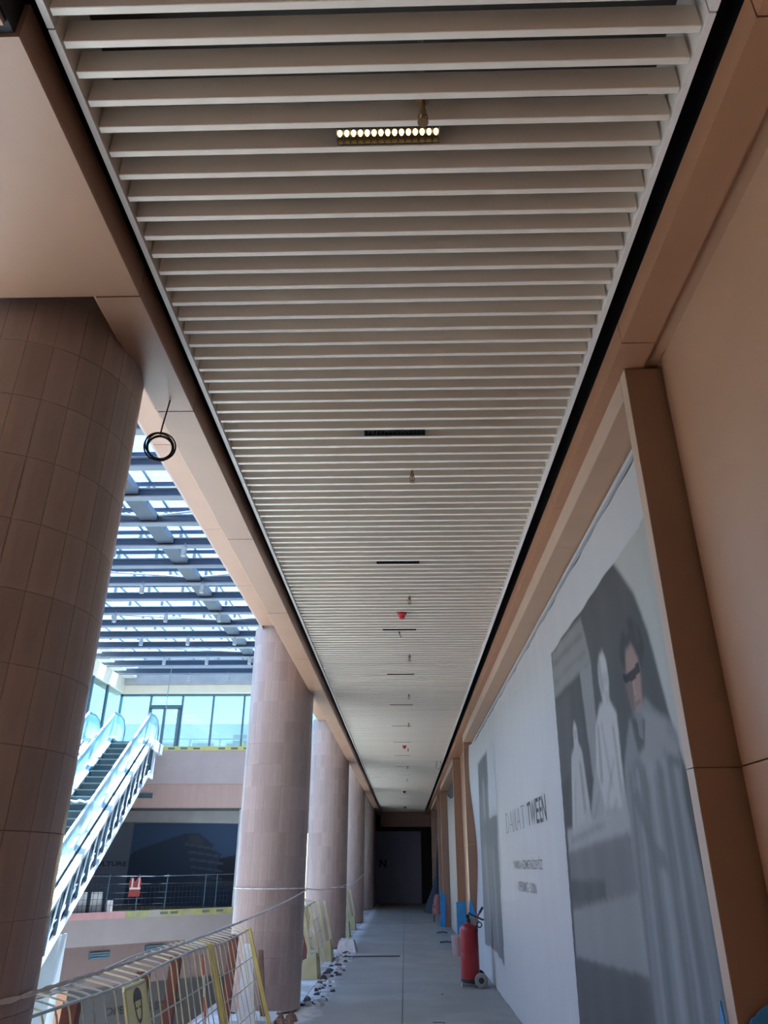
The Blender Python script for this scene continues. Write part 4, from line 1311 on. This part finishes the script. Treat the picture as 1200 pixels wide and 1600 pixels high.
vent(4.55, 5.25, -.05, -1.16, -.95, 'dark slot vent on the lower band above the yellow sign')
vent(2.55, 3.30, -.05, -1.10, -.87, 'dark slot vent on the lower band behind the rope')

# mesh fence along the far slab edge
ff = root('mesh_fence', ang(4, -.15, .04))
tag(ff, 'low wire mesh fence along the far slab edge across the atrium', 'fence')
mb = MB()
for s in np.arange(-2, 9.0, .16):
    mb.tube([ang(s, -.15, .06), ang(s + .01, -.15, 1.05)], .007, 4)
for z in (.2, .38, .56, .74, .92):
    mb.tube([ang(-2, -.15, z), ang(9, -.15, z)], .005, 4)
stuff(ob('mesh', mb, ff, mats=M['farwire']))
ob('top_rail', MB().tube([ang(-2, -.15, 1.05), ang(3.4, -.15, 1.0), ang(9, -.15, 1.05)], .016, 6), ff, mats=M['farwire'])
ob('line_wire', MB().tube([ang(-2, -.15, 1.33), ang(3.4, -.15, 1.24), ang(9, -.15, 1.30)], .008, 5), ff, mats=M['flange'])
for s in (-1.2, .6, 1.1, 2.7, 3.8, 4.9, 6.2, 7.4):
    ob('post', MB().tube([ang(s, -.12, -.12), ang(s, -.12, 1.32)], .022, 6), ff, mats=M['escbar'])
def far_tape(name, a, b, m_, lab, marks):
    t = root(name, ang(a, .0, .0))
    tag(t, lab, 'tape', 'tapes along the far slab edge')
    ob('band', abox(a, b, .0, .012, -.02, .19), t, mats=M[m_])
    for s in marks:
        ob('mark', abox(s, s + .3, .012, .016, .05, .13), t, mats=M['ink_grey'])
far_tape('barrier_tape', -2, 4.2, 'dulltape', 'dull yellow tape along the foot of the far mesh fence', (.3, .9, 2.2, 2.6))
far_tape('barrier_tape', 4.21, 7.5, 'pinktape', 'faded pinkish tape continuing the yellow one along the far slab edge', ())
for s, h_, lab, m_ in ((5.9, .78, 'pale board standing behind the far mesh fence', 'board'), (5.35, .78, 'second pale board next to the first behind the far mesh fence', 'board'), (4.75, .52, 'small pink white placard behind the far mesh fence', 'tapewhite')):
    w_ = .42 if m_ == 'board' else .22
    o = ob('leaning_board' if m_ == 'board' else 'placard', MB().hexa([ang(s, -.34, .042), ang(s, -.31, .042), ang(s - w_, -.31, .042), ang(s - w_, -.34, .042), ang(s + .03, -.30, h_), ang(s + .03, -.27, h_), ang(s - w_ + .05, -.27, h_), ang(s - w_ + .05, -.30, h_)]), mats=M[m_])
    tag(o, lab, 'board' if m_ == 'board' else 'placard')
# red vest on the fence
vs_ = root('safety_vest', ang(3.95, -.1, 1.0))
tag(vs_, 'red safety vest with a pale stripe hung on the far mesh fence', 'vest')
vq = [(3.73, .62), (4.17, .62), (4.15, .86), (4.18, 1.02), (4.12, 1.22), (4.05, 1.20), (3.95, 1.06), (3.85, 1.20), (3.78, 1.22), (3.72, 1.02), (3.75, .86)]
ob('cloth', MB().prism([ang(s, -.09, z) for s, z in vq], tuple(nv * .035)), vs_, mats=M['vest'])
ob('stripe', abox(3.745, 4.155, -.054, -.048, .84, .90), vs_, mats=M['reflective'])
ob('stripe', abox(3.80, 3.85, -.054, -.048, .90, 1.18), vs_, mats=M['reflective'])
ob('stripe', abox(4.05, 4.10, -.054, -.048, .90, 1.18), vs_, mats=M['reflective'])

# yellow tape on the upper deck edge
t = root('barrier_tape', (-6, 30.98, 5.9))
tag(t, 'bright yellow tape along the upper deck edge below the glass front', 'tape', 'tapes along the deck edge')
ob('band', MB().box(-10.1, 30.97, 5.84, -2.3, 30.995, 6.0), t, mats=M['yellowtape'])
for k in range(14):
    x = -9.7 + .52 * k
    if k % 5 != 3:
        ob('mark', MB().box(x, 30.965, 5.88, x + .28, 30.97, 5.95), t, mats=M['ink_grey'])

# ------------------------------------------------------------------ upper glass front
def pane_wall(n):
    return struct(root(n, (0, 0, 0)))
w2 = pane_wall('window_2')
mx = [-15.45, -13.79, -12.04, -10.35, -8.66, -6.97, -5.28, -3.6, -2.1]
for x in mx:
    ob('mullion', MB().box(x - .045, 39.93, 5.9, x + .045, 40.07, 10.0), w2, mats=M['mullion'])
for a, b in zip(mx[:-1], mx[1:]):
    ob('pane', MB().box(a + .046, 39.99, 5.9, b - .046, 40.0, 10.0), w2, mats=M['facglass'])
ob('head_rail', MB().box(-15.4, 39.9, 9.92, -2.1, 40.1, 10.02), w2, mats=M['mullion'])
# door in the second bay
dr = struct(root('door_1', (-12.9, 39.9, 5.9)))
for x in (-13.70, -12.92, -12.14):
    ob('door_stile', MB().box(x - .07, 39.82, 5.9, x + .07, 39.92, 9.25), dr, mats=M['mullion'])
ob('door_head', MB().box(-13.78, 39.82, 9.2, -12.06, 39.92, 9.36), dr, mats=M['mullion'])
# transom
ob('transom', MB().box(-13.74, 39.92, 9.38, -12.09, 39.99, 9.44), w2, mats=M['mullion'])
# cream ring beam
rb = struct(ob('trim_7', MB().box(-15.9, 39.6, 10.02, -2.0, 40.3, 10.45), mats=M['cream']))
ob('upper_fascia', MB().box(-15.9, 39.4, 10.46, -2.0, 40.3, 11.9), rb, mats=M['bulkhead'])
ob('side_beam', MB().box(-15.95, 14, 10.02, -15.2, 39.6, 10.75), rb, mats=M['cream'])
ob('side_beam', MB().box(-15.95, 14, 10.75, -15.6, 39.6, 12.6), rb, mats=M['cream'])
# left glass front
w3 = pane_wall('window_3')
ym = [40.0, 37.6, 35.6, 32.4, 29.2, 26, 22.8, 19.6]
for y in ym[1:]:
    ob('mullion', MB().box(-15.40, y - .05, 5.9, -15.26, y + .05, 10.02), w3, mats=M['mullion'])
for a, b in zip(ym[1:], ym[:-1]):
    ob('pane', MB().box(-15.34, a + .051, 5.9, -15.33, b - .051, 10.02), w3, mats=M['facglass'])
for y in (30.8, 34.0):
    ob('pier', MB().box(-16.2, y - .4, 5.9, -15.6, y + .4, 10.02), w3, mats=M['whitebuild'])
struct(ob('floor_upper', MB().box(-17.0, 12, 5.60, -15.55, 40.0, 5.9), mats=M['lowfloor']))
struct(ob('floor_deck', MB().box(-15.55, 31.6, 5.885, -2.0, 40.4, 5.90), mats=M['ground']))
# outside world seen through the glass
struct(ob('ground_outside', MB().box(-60, 40.5, 5.6, 40, 110, 5.88), mats=M['ground']))
bd = root('white_building', (-16, 62, 5.9))
tag(bd, 'white low building outside beyond the upper glass front', 'building')
ob('wall', MB().box(-30, 62, 5.88, 2, 70, 12.2), bd, mats=M['outwall'])
for k in range(9):
    x = -27 + 3.1 * k
    w_ = ob('window', MB().box(x, 61.93, 9.0, x + 2.0, 62.0, 10.6), bd, mats=M['bulkhead'])
ob('canopy', MB().box(-30, 59.5, 8.1, 2, 62, 8.4), bd, mats=M['bulkhead'])
rl = root('white_railing', (-12, 44, 5.9))
tag(rl, 'white post and rail balustrade outside behind the upper glass front', 'railing')
for k in range(9):
    x = -16 + 1.75 * k
    ob('post', MB().box(x - .07, 43.95, 5.88, x + .07, 44.08, 8.25), rl, mats=M['whitebuild'])
for z in (7.1, 8.2):
    ob('rail', MB().box(-16, 43.97, z, -2, 44.06, z + .09), rl, mats=M['whitebuild'])
sb_ = root('site_banner', (-8.3, 59.4, 10))
tag(sb_, 'pale sign with a small red and yellow emblem outside beyond the glass front', 'sign')
ob('plate', MB().box(-13.5, 59.30, 9.6, -8.5, 59.45, 10.9), sb_, mats=M['bulkhead'])
ob('emblem', MB().prism([(-13.1, 59.29, 9.8), (-12.4, 59.29, 9.8), (-12.75, 59.29, 10.6)], (0, -.02, 0)), sb_, mats=M['yellowtape'])
ob('bracket', MB().box(-11.1, 59.45, 8.38, -10.9, 59.6, 10.8), sb_, mats=M['bulkhead'])

# ------------------------------------------------------------------ roof light
w1 = struct(root('window_1', (-9, 20, 11)))
yb = [y for y in (38.6 - 1.72 * k for k in range(26)) if y > 3]
web = MB().box(-15.6, -.02, 10.84, -2.0, .02, 11.08).mesh('beam_web', M['beam'])
fla = MB().box(-15.6, -.13, 10.80, -2.0, .13, 10.84).box(-15.6, -.08, 11.08, -2.0, .08, 11.11).mesh('beam_flange', M['flange'])
pur = MB().box(-15.6, -.04, 11.66, -2.0, .04, 11.78).mesh('purlin', M['beam'])
stb = MB().box(-15.6, -.30, 10.76, -14.5, .30, 11.5).mesh('beam_stub', M['whitebuild'])
for y in yb:
    ob('beam_web', web, w1, (0, y, 0))
    ob('beam_flange', fla, w1, (0, y, 0))
    if y > 20:
        ob('beam_stub', stb, w1, (0, y + .4, 0))
    ob('purlin', pur, w1, (0, y + .86, 0))
sp_ = MB()
for y in yb:
    sp_.box(-7.85, y + .03, 10.90, -7.35, y + 1.68, 11.12)
ob('spine_beam', sp_, w1, mats=M['spine'])
bar = MB().box(-.03, 2.6, 11.80, .03, 40, 11.86).mesh('glazing_bar', M['mullion'])
bx = [-15.6 + 1.36 * k for k in range(11)]
for x in bx:
    ob('glazing_bar', bar, w1, (x, 0, 0))
for a, b in zip(bx[:-1], bx[1:]):
    ob('roof_pane', MB().box(a + .03, 2.6, 11.82, b - .03, 40, 11.83), w1, mats=M['roofglass'])
for i, y in enumerate(yb):
    if y < 8:
        continue
    ob('strut', MB().hexa([(-7.75, y + .10, 11.17), (-7.60, y + .10, 11.17), (-7.60, y + .18, 11.17), (-7.75, y + .18, 11.17), (-8.15, y + .78, 11.60), (-8.0, y + .78, 11.60), (-8.0, y + .86, 11.60), (-8.15, y + .86, 11.60)]), w1, mats=M['strut'])
    for x in bx[1:-1:1]:
        ob('cleat', MB().box(x - .05, y + .80, 11.45, x + .05, y + .9, 11.62), w1, mats=M['strut'])
    if i % 3 == 0:
        ob('brace_rod', MB().tube([(-13.5, y + .2, 10.95), (-7.9, y + 1.6, 11.05)], .035, 6), w1, mats=M['strut'])
        ob('brace_rod', MB().tube([(-7.3, y + 1.6, 11.05), (-2.2, y + .2, 10.95)], .035, 6), w1, mats=M['strut'])

spot_b = MB().lathe([(.085, 0), (.085, -.28), (.07, -.29), (.05, -.285), (0, -.28)], k=12).mesh('body', M['bulkhead'], smooth=True)
spot_s = MB().box(-.012, -.012, 0, .012, .012, .20).mesh('stem', M['flange'])
n = 0
for j, (y, xs) in enumerate([(22.1, (-9.2, -6.94)), (25.65, (-11.6, -9.41, -7.23)), (28.95, (-11.66, -9.57, -7.4)), (32.4, (-11.7, -9.6, -7.5)), (35.8, (-11.7, -9.6, -7.5)), (39.0, (-11.4, -9.3))]):
    yn = min(yb, key=lambda q: abs(q - y))
    for x in xs:
        n += 1
        t = root('spotlight', (x, yn - .18, 10.6))
        tag(t, f'grey cylinder spotlight, {ORD[xs.index(x)]} from the escalator side in the {ORD[j]} roof beam row', 'spotlight', 'cylinder spotlights under the roof beams')
        ob('body', spot_b, t, (x, yn - .18, 10.70))
        ob('stem', spot_s, t, (x, yn - .14, 10.68))
t = ob('hanging_rope', MB().tube([(-11.9, 36.9, 10.8), (-11.93, 36.9, 9.4), (-11.9, 36.9, 8.2)], .02, 5), mats=M['strut'])
tag(t, 'thin pale rope hanging from the roof in front of the glass front', 'rope')

# ------------------------------------------------------------------ escalators
D0 = Vector((0.1057, -0.9944, 0)); L0 = Vector((-0.9944, -0.1057, 0))
SL = 0.60
def escalator(shift, label):
    O = Vector((-9.7, 29.0, 0)) + L0 * shift
    def P(a, b, z):
        q = O + D0 * a + L0 * b
        return (q.x, q.y, z)
    def slab(a0, a1, b0, b1, zb0, zt0, zb1, zt1):
        return MB().hexa([P(a0, b0, zb0), P(a0, b1, zb0), P(a1, b1, zb1), P(a1, b0, zb1), P(a0, b0, zt0), P(a0, b1, zt0), P(a1, b1, zt1), P(a1, b0, zt1)])
    t = root('escalator', P(8, .8, -6))
    tag(t, label, 'escalator', 'escalators in the atrium')
    AE = 17.2
    zn = lambda a: 5.86 - SL * max(a, 0)
    for b in (0.0, 1.72):
        ob('bottom_chord', slab(-.2, AE, b, b + .10, 4.60 + .12, 4.60 + .29, 4.60 - SL * AE, 4.77 - SL * AE), t, mats=M['escchord'])
        ob('top_cladding', slab(0, AE, b - .02, b + .12, 5.84, 6.02, 5.84 - SL * AE, 6.02 - SL * AE), t, mats=M['escwhite'])
        ob('landing_cladding', slab(-2.1, 0, b - .02, b + .12, 5.62, 6.02, 5.62, 6.02), t, mats=M['escwhite'])
        n_ = 26
        for i in range(n_ + 1):
            a = .1 + (AE - .3) * i / n_
            zt_, zb_ = 5.85 - SL * a, 4.76 - SL * a
            ob('truss_post', MB().box(0, 0, 0, 1, 1, 1) if False else slab(a, a + .07, b + .01, b + .08, zb_, zt_, zb_ - .04, zt_ - .04), t, mats=M['escbar'])
            if i < n_:
                a2 = a + (AE - .3) / n_
                ob('truss_diagonal', MB().tube([P(a + .05, b + .045, zt_ - .03), P(a2, b + .045, 4.76 - SL * a2 + .02)], .028, 5), t, mats=M['escchord'])
                if i % 2 == 0:
                    ob('truss_rung', MB().tube([P(a + .05, b + .05, zb_ + .35), P(a2, b + .05, zb_ + .28 - SL * .2)], .025, 5), t, mats=M['escbar'])
    ob('dark_backing', slab(0, AE, .26, .29, 5.15, 5.80, 5.15 - SL * AE, 5.80 - SL * AE), t, mats=M['escbar'])  # dark sheet added behind the lattice so its upper gaps read dark
    # end box of the truss at the top
    ob('end_post', slab(-.75, -.65, 0, .10, 4.72, 5.62, 4.72, 5.62), t, mats=M['escchord'])
    ob('end_post', slab(-.25, -.17, 0, .10, 4.72, 5.62, 4.72, 5.62), t, mats=M['escbar'])
    ob('end_beam', slab(-.8, 0, 0, .12, 4.60, 4.78, 4.60, 4.78), t, mats=M['escchord'])
    ob('underside', slab(-.2, AE, .10, 1.72, 4.66, 4.70, 4.66 - SL * (AE + .2), 4.70 - SL * (AE + .2)), t, mats=M['escbar'])
    # steps
    k = 0
    a = .15
    while a < AE - .5:
        z = zn(a)
        s_ = ob('step', slab(a, a + .40, .40, 1.44, z - .30, z - .02, z - .30, z - .02), t, mats=M['escstep'])
        ob('nosing', slab(a + .36, a + .405, .40, 1.44, z - .055, z - .018, z - .055, z - .018), s_, mats=M['escnose'])
        a += .40
    ob('landing_plate', slab(-2.1, .15, .40, 1.44, 5.80, 5.88, 5.80, 5.88), t, mats=M['escnose'])
    # skirts
    for b0, b1 in ((.34, .39), (1.45, 1.50)):
        ob('skirt', slab(0, AE, b0, b1, 5.70, 6.06, 5.70 - SL * AE, 6.06 - SL * AE), t, mats=M['escbar' if b0 > 1 else 'escchord'])
        ob('deck_strip', slab(0, AE, b0 - .14 if b0 < 1 else b1, b0 if b0 < 1 else b1 + .14, 6.02, 6.08, 6.02 - SL * AE, 6.08 - SL * AE), t, mats=M['escchord'])
    # balustrades: glass panels and handrail with a rounded head at the top landing
    for b in (.24, 1.60):
        na = 9
        for i in range(na):
            a0_, a1_ = (AE) * i / na, (AE) * (i + 1) / na
            ob('glass_panel', slab(a0_ + .01, a1_ - .01, b, b + .02, 6.04 - SL * a0_, 6.92 - SL * a0_, 6.04 - SL * a1_, 6.92 - SL * a1_), t, mats=M['balglass'])
        head = [(0.0, 6.04), (0.0, 6.92), (-.9, 6.98), (-1.45, 6.9), (-1.75, 6.6), (-1.72, 6.25), (-1.6, 6.04)]
        ob('glass_panel', MB().prism([P(a_, b, z_) for a_, z_ in head], tuple(L0 * .02)), t, mats=M['balglass'])
        ob('handrail', MB().tube([P(AE, b + .01, 6.95 - SL * AE), P(.3, b + .01, 6.95 - SL * .3), P(0, b + .01, 6.97)], .035, 8), t, mats=M['escwhite'], smooth=True)
        ob('handrail_end', MB().tube([P(0, b + .01, 6.97), P(-.9, b + .01, 7.02), P(-1.45, b + .01, 6.94), P(-1.78, b + .01, 6.62), P(-1.76, b + .01, 6.25), P(-1.6, b + .01, 6.05)], .04, 8), t, mats=M['handrail'], smooth=True)
    return t
e1 = escalator(0, 'bright glass sided escalator with an open truss rising to the upper deck')
e2 = escalator(2.35, 'second escalator mostly hidden behind the dark column, beyond the bright one')
# torn wrapping across the steps
q1 = Vector((-9.7, 29.0, 0)) + D0 * 4.2
t = ob('torn_wrapping', MB().tube([q1 + L0 * (.42 + .1 * i) + Vector((0, 0, 3.42 + .03 * math.sin(i * 2.1))) for i in range(11)], [.03, .05, .04, .05, .03, .05, .04, .05, .06, .05, .04], 6), mats=M['escwhite'])
tag(t, 'crumpled pale wrapping lying across the bright escalator steps', 'wrapping')
q2 = Vector((-9.7, 29.0, 0)) + D0 * 7.45
t = ob('support_pylon', MB().box(q2.x - .36, q2.y - .2, -6, q2.x + .02, q2.y + .25, -.02), mats=M['pylon'])
tag(t, 'pale grey pylon under the escalator truss beside the dark column', 'pylon')
